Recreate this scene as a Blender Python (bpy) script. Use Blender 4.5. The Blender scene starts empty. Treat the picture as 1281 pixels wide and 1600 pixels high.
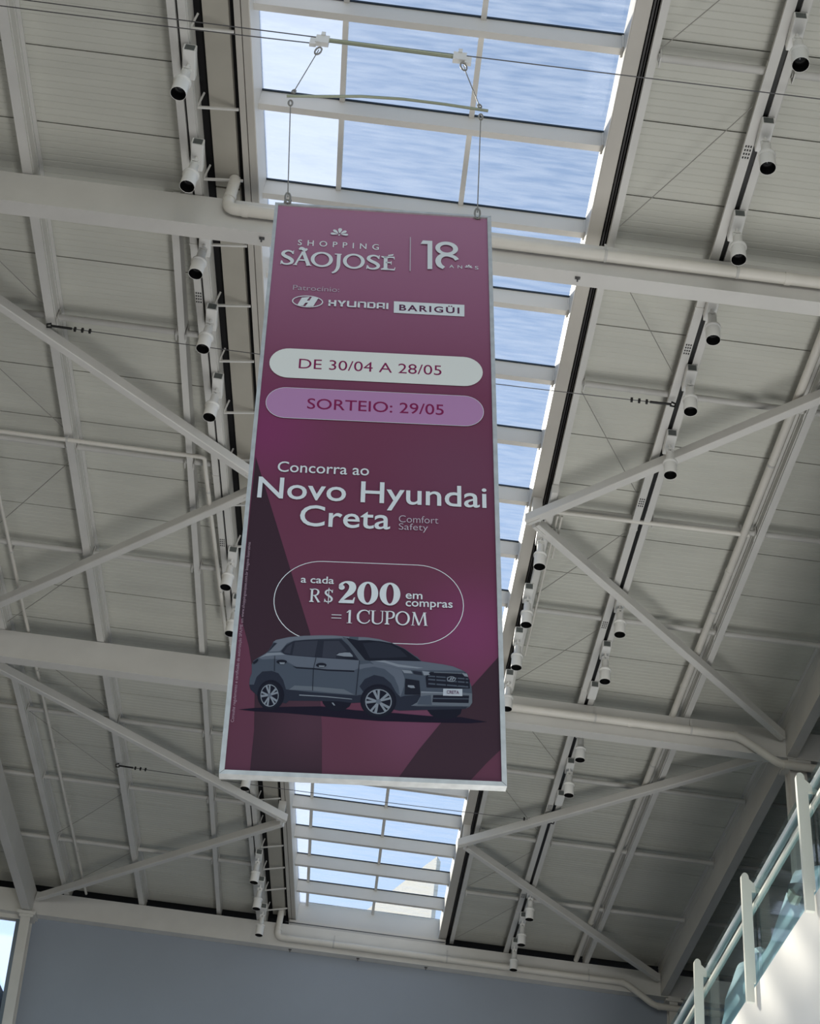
import bpy, bmesh, math, random
from mathutils import Vector, Matrix

random.seed(7)
scene = bpy.context.scene
COL = scene.collection
PI = math.pi

# ------------------------------------------------------------------ camera
cam_data = bpy.data.cameras.new('camera')
cam_data.sensor_fit = 'HORIZONTAL'
cam_data.sensor_width = 36.0
cam_data.lens = 2273.0 / 1281.0 * 36.0
cam_data.clip_end = 500.0
cam = bpy.data.objects.new('camera', cam_data)
COL.objects.link(cam)
YAW, PITCH, ROLL = -0.0153, 0.7016, 0.1370
fwd = Vector((math.sin(YAW) * math.cos(PITCH), math.cos(YAW) * math.cos(PITCH), math.sin(PITCH)))
rgt = Vector((math.cos(YAW), -math.sin(YAW), 0.0))
upv = rgt.cross(fwd)
cr, sr = math.cos(ROLL), math.sin(ROLL)
r2 = rgt * cr + upv * sr
u2 = upv * cr - rgt * sr
cam.matrix_world = Matrix(((r2.x, u2.x, -fwd.x, 0), (r2.y, u2.y, -fwd.y, 0), (r2.z, u2.z, -fwd.z, 0), (0, 0, 0, 1)))
scene.camera = cam

# ------------------------------------------------------------------ sky, sun, floor bounce, exposure
SUN_DIR = Vector((0.85, -1.11, -1.0)).normalized()      # travels right, towards the viewer and down
world = bpy.data.worlds.new('sky')
scene.world = world
world.use_nodes = True
wn = world.node_tree.nodes
wl = world.node_tree.links
bg = wn['Background']
sky = wn.new('ShaderNodeTexSky')
sky.sky_type = 'NISHITA'
sky.sun_disc = False
sky.sun_elevation = math.asin(-SUN_DIR.z)
sky.sun_rotation = math.atan2(-SUN_DIR.x, -SUN_DIR.y)
sky.air_density = 1.05
sky.dust_density = 0.6
sky.ozone_density = 2.0
wl.new(sky.outputs[0], bg.inputs['Color'])
bg.inputs['Strength'].default_value = 0.20

sun_data = bpy.data.lights.new('sun', 'SUN')
sun_data.energy = 7.2
sun_data.angle = 0.05
sun_data.color = (1.0, 0.95, 0.87)
sun = bpy.data.objects.new('sun', sun_data)
COL.objects.link(sun)
sun.rotation_euler = SUN_DIR.to_track_quat('-Z', 'Y').to_euler()

bounce_data = bpy.data.lights.new('daylight_off_the_floor', 'AREA')   # daylit mall floor far below the roof
bounce_data.shape = 'RECTANGLE'
bounce_data.size = 2.0
bounce_data.size_y = 11.0
bounce_data.energy = 450.0
bounce_data.color = (1.0, 0.99, 0.965)
bounce = bpy.data.objects.new('daylight_off_the_floor', bounce_data)
COL.objects.link(bounce)
bounce.location = (2.7, 9.0, -0.2)
bounce.rotation_euler = (PI, 0, 0)

front_data = bpy.data.lights.new('front_fill_light', 'AREA')        # soft fill added far behind the viewer for banner and beam faces
front_data.shape = 'RECTANGLE'
front_data.size = 18.0
front_data.size_y = 8.0
front_data.energy = 1750.0
front_data.color = (1.0, 0.995, 0.98)
front = bpy.data.objects.new('front_fill_light', front_data)
COL.objects.link(front)
front.location = (3.0, -24.0, 2.6)
front.rotation_euler = (PI / 2, 0, 0)

vs = scene.view_settings
vs.view_transform = 'Standard'
vs.look = 'None'
vs.gamma = 1.0
vs.use_curve_mapping = False
vs.exposure = 0.0
scene.cycles.use_denoising = True
scene.cycles.max_bounces = 6
scene.cycles.transparent_max_bounces = 16
scene.cycles.sample_clamp_indirect = 4.0

# ------------------------------------------------------------------ helpers
def lin(c):
    return tuple(((v / 255) / 12.92 if v <= 10.3 else (((v / 255) + 0.055) / 1.055) ** 2.4) for v in c)

MATS = {}
def mat(name, rgb, rough=0.6, metal=0.0, vary=0.0, scale=3.0, bump=0.0, spec=0.5, stretch=(1, 1, 1)):
    m = bpy.data.materials.new(name)
    m.use_nodes = True
    nt = m.node_tree
    b = nt.nodes['Principled BSDF']
    c = lin(rgb) + (1.0,)
    b.inputs['Base Color'].default_value = c
    b.inputs['Roughness'].default_value = rough
    b.inputs['Metallic'].default_value = metal
    b.inputs['Specular IOR Level'].default_value = spec
    if vary or bump:
        tc = nt.nodes.new('ShaderNodeTexCoord')
        mp = nt.nodes.new('ShaderNodeMapping')
        mp.inputs['Scale'].default_value = stretch
        nz = nt.nodes.new('ShaderNodeTexNoise')
        nz.inputs['Scale'].default_value = scale
        nz.inputs['Detail'].default_value = 5.0
        nt.links.new(tc.outputs['Object'], mp.inputs[0])
        nt.links.new(mp.outputs[0], nz.inputs['Vector'])
        if vary:
            rp = nt.nodes.new('ShaderNodeValToRGB')
            rp.color_ramp.elements[0].position = 0.3
            rp.color_ramp.elements[1].position = 0.7
            rp.color_ramp.elements[0].color = tuple(v * (1 - vary) for v in c[:3]) + (1,)
            rp.color_ramp.elements[1].color = tuple(min(1, v * (1 + vary)) for v in c[:3]) + (1,)
            nt.links.new(nz.outputs[0], rp.inputs[0])
            nt.links.new(rp.outputs[0], b.inputs['Base Color'])
        if bump:
            bp_ = nt.nodes.new('ShaderNodeBump')
            bp_.inputs['Strength'].default_value = bump
            bp_.inputs['Distance'].default_value = 0.01
            nt.links.new(nz.outputs[0], bp_.inputs['Height'])
            nt.links.new(bp_.outputs[0], b.inputs['Normal'])
    MATS[name] = m
    return m

class MB:
    def __init__(self):
        self.v, self.f, self.mi, self.sm = [], [], [], []
        self.m = 0
    def add(self, vs_, fs, smooth=False):
        o = len(self.v)
        self.v += [tuple(p) for p in vs_]
        for f in fs:
            self.f.append(tuple(i + o for i in f)); self.mi.append(self.m); self.sm.append(smooth)
        return self
    def box(self, x0, x1, y0, y1, z0, z1):
        return self.prism([(x0, y0), (x1, y0), (x1, y1), (x0, y1)], z0, z1)
    def prism(self, poly, z0, z1):
        n = len(poly)
        vs_ = [(x, y, z0) for x, y in poly] + [(x, y, z1) for x, y in poly]
        fs = [tuple(reversed(range(n))), tuple(range(n, 2 * n))]
        fs += [(i, (i + 1) % n, n + (i + 1) % n, n + i) for i in range(n)]
        return self.add(vs_, fs)
    def bar(self, p, q, w, h, up=(0, 0, 1), chamfer=0.0):
        p, q, up = Vector(p), Vector(q), Vector(up)
        d = (q - p).normalized()
        s = d.cross(up).normalized()
        t = s.cross(d)
        if chamfer:
            a, b, c = w / 2, h / 2, chamfer
            prof = [(a - c, -b), (a, -b + c), (a, b - c), (a - c, b), (-a + c, b), (-a, b - c), (-a, -b + c), (-a + c, -b)]
        else:
            prof = [(w / 2, -h / 2), (w / 2, h / 2), (-w / 2, h / 2), (-w / 2, -h / 2)]
        n = len(prof)
        vs_ = [p + s * a + t * b for a, b in prof] + [q + s * a + t * b for a, b in prof]
        fs = [tuple(range(n)), tuple(reversed(range(n, 2 * n)))] + [(i, n + i, n + (i + 1) % n, (i + 1) % n) for i in range(n)]
        return self.add(vs_, fs)
    def tube(self, path, r, n=10, caps=True):
        path = [Vector(p) for p in path]
        rs = r if isinstance(r, (list, tuple)) else [r] * len(path)
        rings, prev = [], None
        for i, p in enumerate(path):
            d = (path[min(i + 1, len(path) - 1)] - path[max(i - 1, 0)]).normalized()
            if prev is None:
                a = d.orthogonal().normalized()
            else:
                a = (prev - d * prev.dot(d)).normalized()
            prev = a
            b = d.cross(a)
            rings.append([p + (a * math.cos(2 * PI * k / n) + b * math.sin(2 * PI * k / n)) * rs[i] for k in range(n)])
        vs_ = [v for ring in rings for v in ring]
        fs = [(i * n + k, i * n + (k + 1) % n, (i + 1) * n + (k + 1) % n, (i + 1) * n + k) for i in range(len(path) - 1) for k in range(n)]
        self.add(vs_, fs, True)
        if caps:
            self.add(rings[0], [tuple(reversed(range(n)))]); self.add(rings[-1], [tuple(range(n))])
        return self
    def lathe(self, prof, c=(0, 0, 0), n=18, axis='Z'):
        c = Vector(c)
        vs_ = []
        for r, z in prof:
            for k in range(n):
                a = 2 * PI * k / n
                vs_.append(c + Vector((r * math.cos(a), r * math.sin(a), z)))
        fs = [(i * n + k, i * n + (k + 1) % n, (i + 1) * n + (k + 1) % n, (i + 1) * n + k) for i in range(len(prof) - 1) for k in range(n)]
        return self.add(vs_, fs, True)
    def flat(self, pts, y):                   # polygon in the XZ plane at depth y
        return self.add([(x, y, z) for x, z in pts], [tuple(range(len(pts)))])
    def build(self, name, mats, parent=None, fix=True):
        me = bpy.data.meshes.new(name)
        me.from_pydata(self.v, [], self.f)
        if not isinstance(mats, (list, tuple)):
            mats = [mats]
        for m in mats:
            me.materials.append(m)
        me.polygons.foreach_set('material_index', self.mi)
        me.polygons.foreach_set('use_smooth', self.sm)
        me.update()
        if fix:
            bm = bmesh.new(); bm.from_mesh(me)
            bmesh.ops.recalc_face_normals(bm, faces=bm.faces)
            bm.to_mesh(me); bm.free()
        o = bpy.data.objects.new(name, me)
        COL.objects.link(o)
        if parent is not None:
            o.parent = parent
        return o

def tag(o, label, cat, group=None, kind=None):
    o['label'] = label; o['category'] = cat
    if group: o['group'] = group
    if kind: o['kind'] = kind
    return o

def thing(name, loc, label, cat, group=None, kind=None):
    o = bpy.data.objects.new(name, None)
    o.empty_display_size = 0.1
    o.location = loc
    COL.objects.link(o)
    return tag(o, label, cat, group, kind)

def dup(o, loc, label, rotz=None):
    c = o.copy(); COL.objects.link(c); c.location = loc; c['label'] = label
    if rotz is not None: c.rotation_euler = (0, 0, rotz)
    for ch in o.children:
        d = ch.copy(); COL.objects.link(d); d.parent = c
        for g in ch.children:
            e = g.copy(); COL.objects.link(e); e.parent = d
    return c

def sk(y):                                    # the skylight's left edge runs slightly askew
    return 0.0355 * (y - 6.0)

# ------------------------------------------------------------------ materials
paint = mat('grey_white_steel_paint', (208, 207, 203), 0.55, vary=0.05, scale=2.0, bump=0.03)
paint_dim = mat('weathered_steel_paint', (192, 191, 187), 0.6, vary=0.07, scale=2.5)
sheet_mat = mat('roof_sheet_coating', (196, 196, 187), 0.6, vary=0.05, scale=1.2, stretch=(0.6, 3, 1))
soffit_mat = mat('soffit_board', (170, 166, 155), 0.7, vary=0.04)
void_mat = mat('dark_roof_void', (22, 22, 23), 0.9)
white_pvc = mat('white_pvc', (214, 211, 203), 0.45, vary=0.04, scale=4)
frame_mat = mat('skylight_frame_paint', (188, 184, 176), 0.5, vary=0.06, scale=3, stretch=(1, .3, 1))
bar_mat = mat('glazing_bar_paint', (212, 209, 203), 0.45)
gasket = mat('dark_gasket', (40, 55, 70), 0.6)
spot_white = mat('spotlight_white', (228, 228, 225), 0.4)
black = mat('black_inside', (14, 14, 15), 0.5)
lens = mat('spot_lens', (70, 72, 75), 0.15, 0.6)
steel = mat('steel_cable', (88, 88, 90), 0.45, 0.4)
wire_mat = mat('brace_rod', (150, 148, 143), 0.5, 0.3)
alu = mat('aluminium_profile', (196, 199, 198), 0.45, 0.25, vary=0.12, scale=14)
olive = mat('weathered_aluminium_tube', (150, 155, 135), 0.4, 0.5)
wall_mat = mat('dark_blue_grey_wall', (148, 157, 170), 0.75, vary=0.03, scale=1.0)
parapet_mat = mat('white_render', (236, 234, 231), 0.8, vary=0.02, scale=2)
floor_mat = mat('pale_floor', (128, 126, 122), 0.4)
rail_mat = mat('satin_rail', (214, 222, 224), 0.2, 0.2)
post_mat = mat('white_post', (216, 218, 208), 0.4)
blob_mat = mat('pale_blue_shape', (192, 206, 214), 0.7)
visor_mat = mat('dark_visor', (44, 52, 58), 0.4)
beige_mat = mat('beige_padding', (190, 182, 160), 0.7)
tower_mat = mat('tower_render', (240, 234, 222), 0.8)

def glass(name, tint, dirt_glow_lo, dirt_glow_hi, stretch, dirt_glow_col=(0.9, 0.93, 0.95)):
    m = bpy.data.materials.new(name); m.use_nodes = True
    nt = m.node_tree; nt.nodes.clear()
    out = nt.nodes.new('ShaderNodeOutputMaterial')
    tr = nt.nodes.new('ShaderNodeBsdfTransparent'); tr.inputs[0].default_value = tint + (1,)
    tl = nt.nodes.new('ShaderNodeBsdfTranslucent'); tl.inputs[0].default_value = dirt_glow_col + (1,)
    gl = nt.nodes.new('ShaderNodeBsdfGlossy'); gl.inputs['Roughness'].default_value = 0.05
    fr = nt.nodes.new('ShaderNodeFresnel'); fr.inputs[0].default_value = 1.25
    tc = nt.nodes.new('ShaderNodeTexCoord'); mp = nt.nodes.new('ShaderNodeMapping')
    mp.inputs['Scale'].default_value = stretch
    nz = nt.nodes.new('ShaderNodeTexNoise'); nz.inputs['Scale'].default_value = 1.0; nz.inputs['Detail'].default_value = 6
    mr = nt.nodes.new('ShaderNodeMapRange')
    mr.inputs['From Min'].default_value = 0.35; mr.inputs['From Max'].default_value = 0.75
    mr.inputs['To Min'].default_value = dirt_glow_lo; mr.inputs['To Max'].default_value = dirt_glow_hi
    mx = nt.nodes.new('ShaderNodeMixShader'); mx2 = nt.nodes.new('ShaderNodeMixShader')
    L = nt.links.new
    L(tc.outputs['Object'], mp.inputs[0]); L(mp.outputs[0], nz.inputs['Vector']); L(nz.outputs[0], mr.inputs[0])
    L(mr.outputs[0], mx.inputs[0]); L(tr.outputs[0], mx.inputs[1]); L(tl.outputs[0], mx.inputs[2])
    ge = nt.nodes.new('ShaderNodeNewGeometry'); inv_ = nt.nodes.new('ShaderNodeMath'); inv_.operation = 'SUBTRACT'; inv_.inputs[0].default_value = 1.0
    mu = nt.nodes.new('ShaderNodeMath'); mu.operation = 'MULTIPLY'      # reflect at the entry face only
    L(ge.outputs['Backfacing'], inv_.inputs[1]); L(inv_.outputs[0], mu.inputs[0]); L(fr.outputs[0], mu.inputs[1])
    L(mu.outputs[0], mx2.inputs[0]); L(mx.outputs[0], mx2.inputs[1]); L(gl.outputs[0], mx2.inputs[2])
    L(mx2.outputs[0], out.inputs[0])
    return m
sky_glass = glass('dusty_roof_glass', (0.97, 0.97, 0.94), 0.04, 0.26, (3.0, 26.0, 1.0), (0.52, 0.56, 0.62))
glow_glass = glass('dusty_glow_glass', (0.97, 0.97, 0.94), 0.35, 0.75, (1.5, 6.0, 1.0), (0.62, 0.66, 0.72))  # left panes: dust plus extra haze painted in for the sun's glow
rail_glass = glass('railing_glass', (0.80, 0.90, 0.92), 0.0, 0.03, (1, 1, 1))
end_glass = glass('window_glass', (0.92, 0.95, 1.0), 0.05, 0.1, (1, 1, 1))
CAR = [(0, [(0.0673,-3.8498),(0.1501,-3.836),(0.3172,-3.8205),(0.4973,-3.8084),(0.6792,-3.8221),(0.8972,-3.8284),(1.0671,-3.836),(1.2373,-3.834),(1.377,-3.8553),(1.2856,-3.8681),(1.0431,-3.8751),(0.8016,-3.8793),(0.5604,-3.8688),(0.3196,-3.8583),(0.1516,-3.8562)]),
(1, [(0.5009,-3.7752),(0.6608,-3.7668),(0.647,-3.8014),(0.618,-3.8254),(0.5684,-3.8335),(0.5279,-3.8188),(0.5067,-3.7918)]),
(1, [(1.0485,-3.7892),(1.2434,-3.7791),(1.2348,-3.8138),(1.2097,-3.8368),(1.1652,-3.8484),(1.1153,-3.8479),(1.0765,-3.8282)]),
(2, [(0.2203,-3.4313),(0.2348,-3.4186),(0.3026,-3.3969),(0.3841,-3.3839),(0.466,-3.3762),(0.538,-3.3727),(0.5948,-3.3743),(0.6964,-3.3742),(0.7364,-3.3753),(0.7938,-3.382),(0.8628,-3.4013),(0.9319,-3.4337),(0.9894,-3.4764),(1.0008,-3.4797),(1.0094,-3.4896),(1.0238,-3.5071),(1.1375,-3.5203),(1.1943,-3.5302),(1.2509,-3.553),(1.2734,-3.5712),(1.2815,-3.6093),(1.2941,-3.647),(1.2974,-3.6977),(1.2952,-3.7482),(1.2826,-3.7708),(1.2602,-3.7826),(1.0541,-3.7952),(0.9597,-3.802),(0.91,-3.812),(0.7012,-3.776),(0.6613,-3.7809),(0.5859,-3.7736),(0.3266,-3.7844),(0.3128,-3.802),(0.1608,-3.7649),(0.1206,-3.7273),(0.1124,-3.6993),(0.1128,-3.6592),(0.1206,-3.63),(0.1166,-3.5781),(0.1238,-3.5533),(0.1438,-3.5358),(0.1871,-3.5029),(0.1965,-3.4918),(0.2188,-3.4462)]),
(3, [(0.1124,-3.6993),(0.1368,-3.698),(0.1474,-3.6516),(0.175,-3.6167),(0.2249,-3.6099),(0.2611,-3.6224),(0.2888,-3.6612),(0.3074,-3.7174),(0.4433,-3.7273),(0.6797,-3.7347),(0.7251,-3.7237),(0.6952,-3.679),(0.7217,-3.6331),(0.7714,-3.6048),(0.8222,-3.6149),(0.8623,-3.651),(0.8914,-3.7065),(0.9141,-3.7318),(0.9363,-3.723),(1.02,-3.7123),(1.0203,-3.7501),(0.9705,-3.7808),(1.0039,-3.7835),(1.2714,-3.7714),(1.2601,-3.7845),(0.91,-3.8132),(0.7012,-3.776),(0.6613,-3.7809),(0.5859,-3.7736),(0.3266,-3.7844),(0.3128,-3.802),(0.1608,-3.7649),(0.1206,-3.7273)]),
(5, [(0.2204,-3.4325),(0.2348,-3.4186),(0.3026,-3.3969),(0.3841,-3.3839),(0.466,-3.3762),(0.538,-3.3727),(0.5948,-3.3743),(0.631,-3.3765),(0.6265,-3.3935),(0.6007,-3.3932),(0.5901,-3.3854),(0.5388,-3.3907),(0.416,-3.4036),(0.3346,-3.4159),(0.2948,-3.436),(0.2669,-3.479),(0.2572,-3.4872),(0.2017,-3.4944),(0.2296,-3.4545),(0.2438,-3.4389)]),
(5, [(0.6793,-3.3752),(0.7135,-3.3739),(0.7364,-3.3753),(0.7938,-3.382),(0.8628,-3.4013),(0.8514,-3.4026),(0.7941,-3.3939),(0.7369,-3.3905),(0.68,-3.395)]),
(6, [(0.1975,-3.4929),(0.2244,-3.4382),(0.2396,-3.4362),(0.2366,-3.4452),(0.2109,-3.4804)]),
(4, [(0.1488,-3.5355),(0.192,-3.5009),(0.2627,-3.4928),(0.2994,-3.5096),(0.4526,-3.5158),(0.6875,-3.5205),(0.6901,-3.5671),(0.6642,-3.5831),(0.517,-3.5853),(0.4559,-3.5799),(0.3544,-3.5779),(0.3229,-3.561),(0.2863,-3.5426),(0.235,-3.5355),(0.1696,-3.5431)]),
(11, [(0.1538,-3.5341),(0.1947,-3.5025),(0.2629,-3.4952),(0.2891,-3.5072),(0.2335,-3.5133),(0.1833,-3.5219)]),
(10, [(0.3314,-3.5751),(0.3545,-3.5796),(0.4559,-3.5817),(0.517,-3.5853),(0.6643,-3.5843),(0.6646,-3.5936),(0.5174,-3.5946),(0.4564,-3.5898),(0.355,-3.5883)]),
(6, [(0.2664,-3.4867),(0.2905,-3.4481),(0.3297,-3.4204),(0.3855,-3.4101),(0.4622,-3.4022),(0.5878,-3.3927),(0.628,-3.4322),(0.6901,-3.5203),(0.5751,-3.5179),(0.4525,-3.5152),(0.3198,-3.5097),(0.2838,-3.5034)]),
(7, [(0.3377,-3.4259),(0.386,-3.4178),(0.46,-3.4106),(0.4482,-3.5108),(0.3273,-3.5069)]),
(7, [(0.4934,-3.4112),(0.5745,-3.4054),(0.6216,-3.4652),(0.5659,-3.483),(0.5621,-3.5139),(0.4891,-3.512)]),
(7, [(0.3244,-3.4344),(0.3162,-3.5004),(0.2806,-3.4942),(0.2986,-3.4566)]),
(10, [(0.6133,-3.3841),(0.68,-3.3964),(0.7369,-3.3918),(0.7941,-3.3939),(0.8628,-3.4046),(0.9319,-3.4369),(1.0238,-3.5084),(0.9217,-3.5101),(0.8198,-3.5131),(0.7464,-3.521),(0.718,-3.5161),(0.6943,-3.4829),(0.6377,-3.4168)]),
(6, [(0.7034,-3.4135),(0.7828,-3.3992),(0.8516,-3.4118),(0.9092,-3.4415),(0.9497,-3.4851),(0.8251,-3.4985),(0.7459,-3.5029)]),
(8, [(0.5908,-3.3775),(0.6133,-3.3841),(0.6752,-3.4592),(0.7185,-3.5147),(0.7188,-3.5229),(0.6886,-3.5216),(0.628,-3.4322),(0.6007,-3.3932)]),
(11, [(0.5639,-3.495),(0.5787,-3.4823),(0.6092,-3.4759),(0.6373,-3.4755),(0.6507,-3.4902),(0.6536,-3.5006),(0.605,-3.5009)]),
(10, [(0.5744,-3.5026),(0.6562,-3.5016),(0.685,-3.5206),(0.626,-3.5151)]),
(4, [(0.7464,-3.521),(0.8198,-3.5131),(0.9217,-3.5101),(1.0238,-3.5084),(1.1375,-3.5203),(1.1943,-3.5302),(1.2509,-3.5543),(1.1942,-3.5561),(1.0243,-3.5641),(0.9169,-3.5648),(0.8545,-3.5488),(0.7696,-3.5418)]),
(11, [(0.769,-3.5198),(0.8254,-3.5141),(0.8994,-3.5334),(1.0355,-3.5486),(1.0016,-3.5537),(0.8997,-3.5495),(0.8258,-3.5277)]),
(4, [(0.6896,-3.5462),(0.7468,-3.5353),(0.7696,-3.5418),(0.8545,-3.5501),(0.917,-3.566),(0.9347,-3.6152),(0.9326,-3.6663),(0.9152,-3.7273),(0.8998,-3.7124),(0.882,-3.6563),(0.8557,-3.6066),(0.8099,-3.5706),(0.7533,-3.564),(0.7198,-3.5723),(0.6915,-3.6027)]),
(2, [(0.6907,-3.5771),(0.7196,-3.5658),(0.77,-3.5547),(0.8267,-3.5664),(0.8783,-3.6118),(0.9018,-3.668),(0.9111,-3.7181),(0.8998,-3.7124),(0.882,-3.6563),(0.8559,-3.613),(0.8102,-3.5834),(0.7537,-3.5769),(0.7201,-3.5832),(0.6918,-3.6091)]),
(9, [(0.3226,-3.7194),(0.351,-3.6923),(0.4466,-3.6929),(0.613,-3.7011),(0.6695,-3.7312),(0.5336,-3.7253),(0.4479,-3.7185)]),
(11, [(0.3792,-3.7454),(0.5145,-3.7473),(0.6553,-3.7558),(0.6605,-3.7601),(0.5148,-3.753),(0.3796,-3.7511)]),
(1, [(0.3007,-3.753),(0.3,-3.7746),(0.2953,-3.7952),(0.2868,-3.8135),(0.275,-3.8284),(0.2607,-3.8392),(0.2446,-3.8452),(0.2277,-3.8461),(0.211,-3.8418),(0.1953,-3.8326),(0.1816,-3.819),(0.1706,-3.8017),(0.1631,-3.7818),(0.1595,-3.7604),(0.1599,-3.7387),(0.1645,-3.718),(0.1728,-3.6994),(0.1846,-3.6842),(0.199,-3.6732),(0.2152,-3.667),(0.2324,-3.6661),(0.2494,-3.6704),(0.2652,-3.6799),(0.279,-3.6938),(0.2899,-3.7113),(0.2972,-3.7314)]),
(1, [(0.8934,-3.7567),(0.8911,-3.7808),(0.8834,-3.8037),(0.8707,-3.824),(0.8539,-3.8407),(0.8339,-3.8528),(0.8119,-3.8597),(0.7891,-3.8608),(0.7667,-3.8563),(0.7462,-3.8463),(0.7286,-3.8314),(0.715,-3.8124),(0.7062,-3.7904),(0.7026,-3.7667),(0.7046,-3.7426),(0.712,-3.7196),(0.7245,-3.6989),(0.7413,-3.6818),(0.7614,-3.6694),(0.7837,-3.6623),(0.8069,-3.6611),(0.8296,-3.6657),(0.8503,-3.676),(0.868,-3.6913),(0.8816,-3.7106),(0.8902,-3.7328)]),
(10, [(0.2818,-3.754),(0.2814,-3.7729),(0.2778,-3.7909),(0.2712,-3.8069),(0.262,-3.8199),(0.2508,-3.8293),(0.2381,-3.8344),(0.2248,-3.8351),(0.2115,-3.8313),(0.1991,-3.8232),(0.1882,-3.8112),(0.1795,-3.7961),(0.1734,-3.7786),(0.1704,-3.7598),(0.1706,-3.7409),(0.1741,-3.7227),(0.1806,-3.7066),(0.1897,-3.6933),(0.2011,-3.6837),(0.2138,-3.6784),(0.2273,-3.6777),(0.2408,-3.6816),(0.2533,-3.6899),(0.2643,-3.7021),(0.273,-3.7175),(0.2789,-3.7351)]),
(10, [(0.8812,-3.7592),(0.8792,-3.7806),(0.8725,-3.8009),(0.8615,-3.819),(0.8469,-3.8338),(0.8294,-3.8445),(0.8102,-3.8506),(0.7903,-3.8516),(0.7708,-3.8475),(0.7529,-3.8386),(0.7375,-3.8254),(0.7257,-3.8085),(0.7179,-3.789),(0.7148,-3.7679),(0.7166,-3.7466),(0.7231,-3.7261),(0.7339,-3.7078),(0.7486,-3.6927),(0.7661,-3.6817),(0.7856,-3.6755),(0.8058,-3.6744),(0.8255,-3.6785),(0.8436,-3.6876),(0.859,-3.7012),(0.8708,-3.7183),(0.8784,-3.7381)]),
(11, [(0.2715,-3.7568),(0.2711,-3.7727),(0.268,-3.7879),(0.2624,-3.8014),(0.2545,-3.8124),(0.2449,-3.8203),(0.234,-3.8247),(0.2226,-3.8253),(0.2112,-3.822),(0.2005,-3.8152),(0.1912,-3.8051),(0.1837,-3.7923),(0.1786,-3.7776),(0.176,-3.7618),(0.1763,-3.7458),(0.1792,-3.7306),(0.1848,-3.7169),(0.1927,-3.7058),(0.2024,-3.6977),(0.2133,-3.6932),(0.2249,-3.6926),(0.2364,-3.6959),(0.2471,-3.7029),(0.2565,-3.7131),(0.2639,-3.7261),(0.269,-3.7409)]),
(1, [(0.2676,-3.757),(0.2673,-3.7717),(0.2645,-3.7856),(0.2593,-3.798),(0.2521,-3.8081),(0.2432,-3.8154),(0.2332,-3.8195),(0.2227,-3.82),(0.2122,-3.817),(0.2024,-3.8107),(0.1938,-3.8014),(0.1869,-3.7897),(0.1822,-3.7761),(0.1799,-3.7616),(0.1801,-3.7469),(0.1828,-3.7329),(0.1879,-3.7203),(0.1952,-3.7101),(0.2041,-3.7027),(0.2142,-3.6986),(0.2248,-3.698),(0.2354,-3.701),(0.2452,-3.7074),(0.2539,-3.7168),(0.2607,-3.7287),(0.2654,-3.7424)]),
(11, [(0.2241,-3.7479),(0.2077,-3.6989),(0.1983,-3.7048),(0.2181,-3.7517)]),
(11, [(0.2258,-3.7493),(0.2246,-3.6963),(0.216,-3.6965),(0.2191,-3.7494)]),
(11, [(0.2317,-3.7569),(0.2593,-3.7229),(0.2518,-3.7119),(0.2269,-3.7499)]),
(11, [(0.2313,-3.7595),(0.2671,-3.7446),(0.2639,-3.7332),(0.2288,-3.7507)]),
(11, [(0.2283,-3.7692),(0.2615,-3.7969),(0.2663,-3.7843),(0.2313,-3.7611)]),
(11, [(0.2263,-3.7694),(0.2495,-3.8126),(0.2561,-3.8055),(0.2315,-3.7638)]),
(11, [(0.2186,-3.7678),(0.2117,-3.8186),(0.2221,-3.8217),(0.2252,-3.7698)]),
(11, [(0.2177,-3.7653),(0.1965,-3.8069),(0.2038,-3.8137),(0.2234,-3.7707)]),
(11, [(0.216,-3.7547),(0.1784,-3.7584),(0.1802,-3.773),(0.2171,-3.7639)]),
(11, [(0.2174,-3.7529),(0.1809,-3.7352),(0.1789,-3.7467),(0.2158,-3.7618)]),
(4, [(0.2333,-3.7588),(0.232,-3.7667),(0.2276,-3.7718),(0.2217,-3.7721),(0.2166,-3.7675),(0.2142,-3.7598),(0.2155,-3.7519),(0.2199,-3.7468),(0.2258,-3.7465),(0.2309,-3.7511)]),
(11, [(0.869,-3.7617),(0.8674,-3.7796),(0.8617,-3.7967),(0.8524,-3.8118),(0.84,-3.8243),(0.8252,-3.8333),(0.8089,-3.8384),(0.792,-3.8393),(0.7755,-3.8359),(0.7603,-3.8284),(0.7474,-3.8173),(0.7373,-3.8031),(0.7308,-3.7868),(0.7282,-3.7691),(0.7297,-3.7512),(0.7352,-3.7341),(0.7444,-3.7188),(0.7568,-3.7061),(0.7717,-3.6969),(0.7881,-3.6917),(0.8052,-3.6908),(0.8219,-3.6942),(0.8372,-3.7018),(0.8502,-3.7132),(0.8602,-3.7275),(0.8666,-3.744)]),
(1, [(0.8634,-3.762),(0.8619,-3.7785),(0.8567,-3.7942),(0.8481,-3.8081),(0.8367,-3.8196),(0.8231,-3.8279),(0.8081,-3.8326),(0.7926,-3.8334),(0.7774,-3.8303),(0.7634,-3.8234),(0.7514,-3.8131),(0.7422,-3.8001),(0.7362,-3.7851),(0.7338,-3.7688),(0.7352,-3.7524),(0.7403,-3.7366),(0.7487,-3.7225),(0.7602,-3.7109),(0.7738,-3.7024),(0.789,-3.6976),(0.8047,-3.6968),(0.82,-3.7),(0.8341,-3.707),(0.8461,-3.7174),(0.8553,-3.7305),(0.8612,-3.7457)]),
(11, [(0.7999,-3.7527),(0.7794,-3.6981),(0.7651,-3.705),(0.7908,-3.757)]),
(11, [(0.8024,-3.7542),(0.8045,-3.6949),(0.7918,-3.6953),(0.7925,-3.7545)]),
(11, [(0.8104,-3.7626),(0.8536,-3.724),(0.8434,-3.7118),(0.8039,-3.7549)]),
(11, [(0.8098,-3.7656),(0.8635,-3.7482),(0.8596,-3.7355),(0.8067,-3.7557)]),
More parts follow.
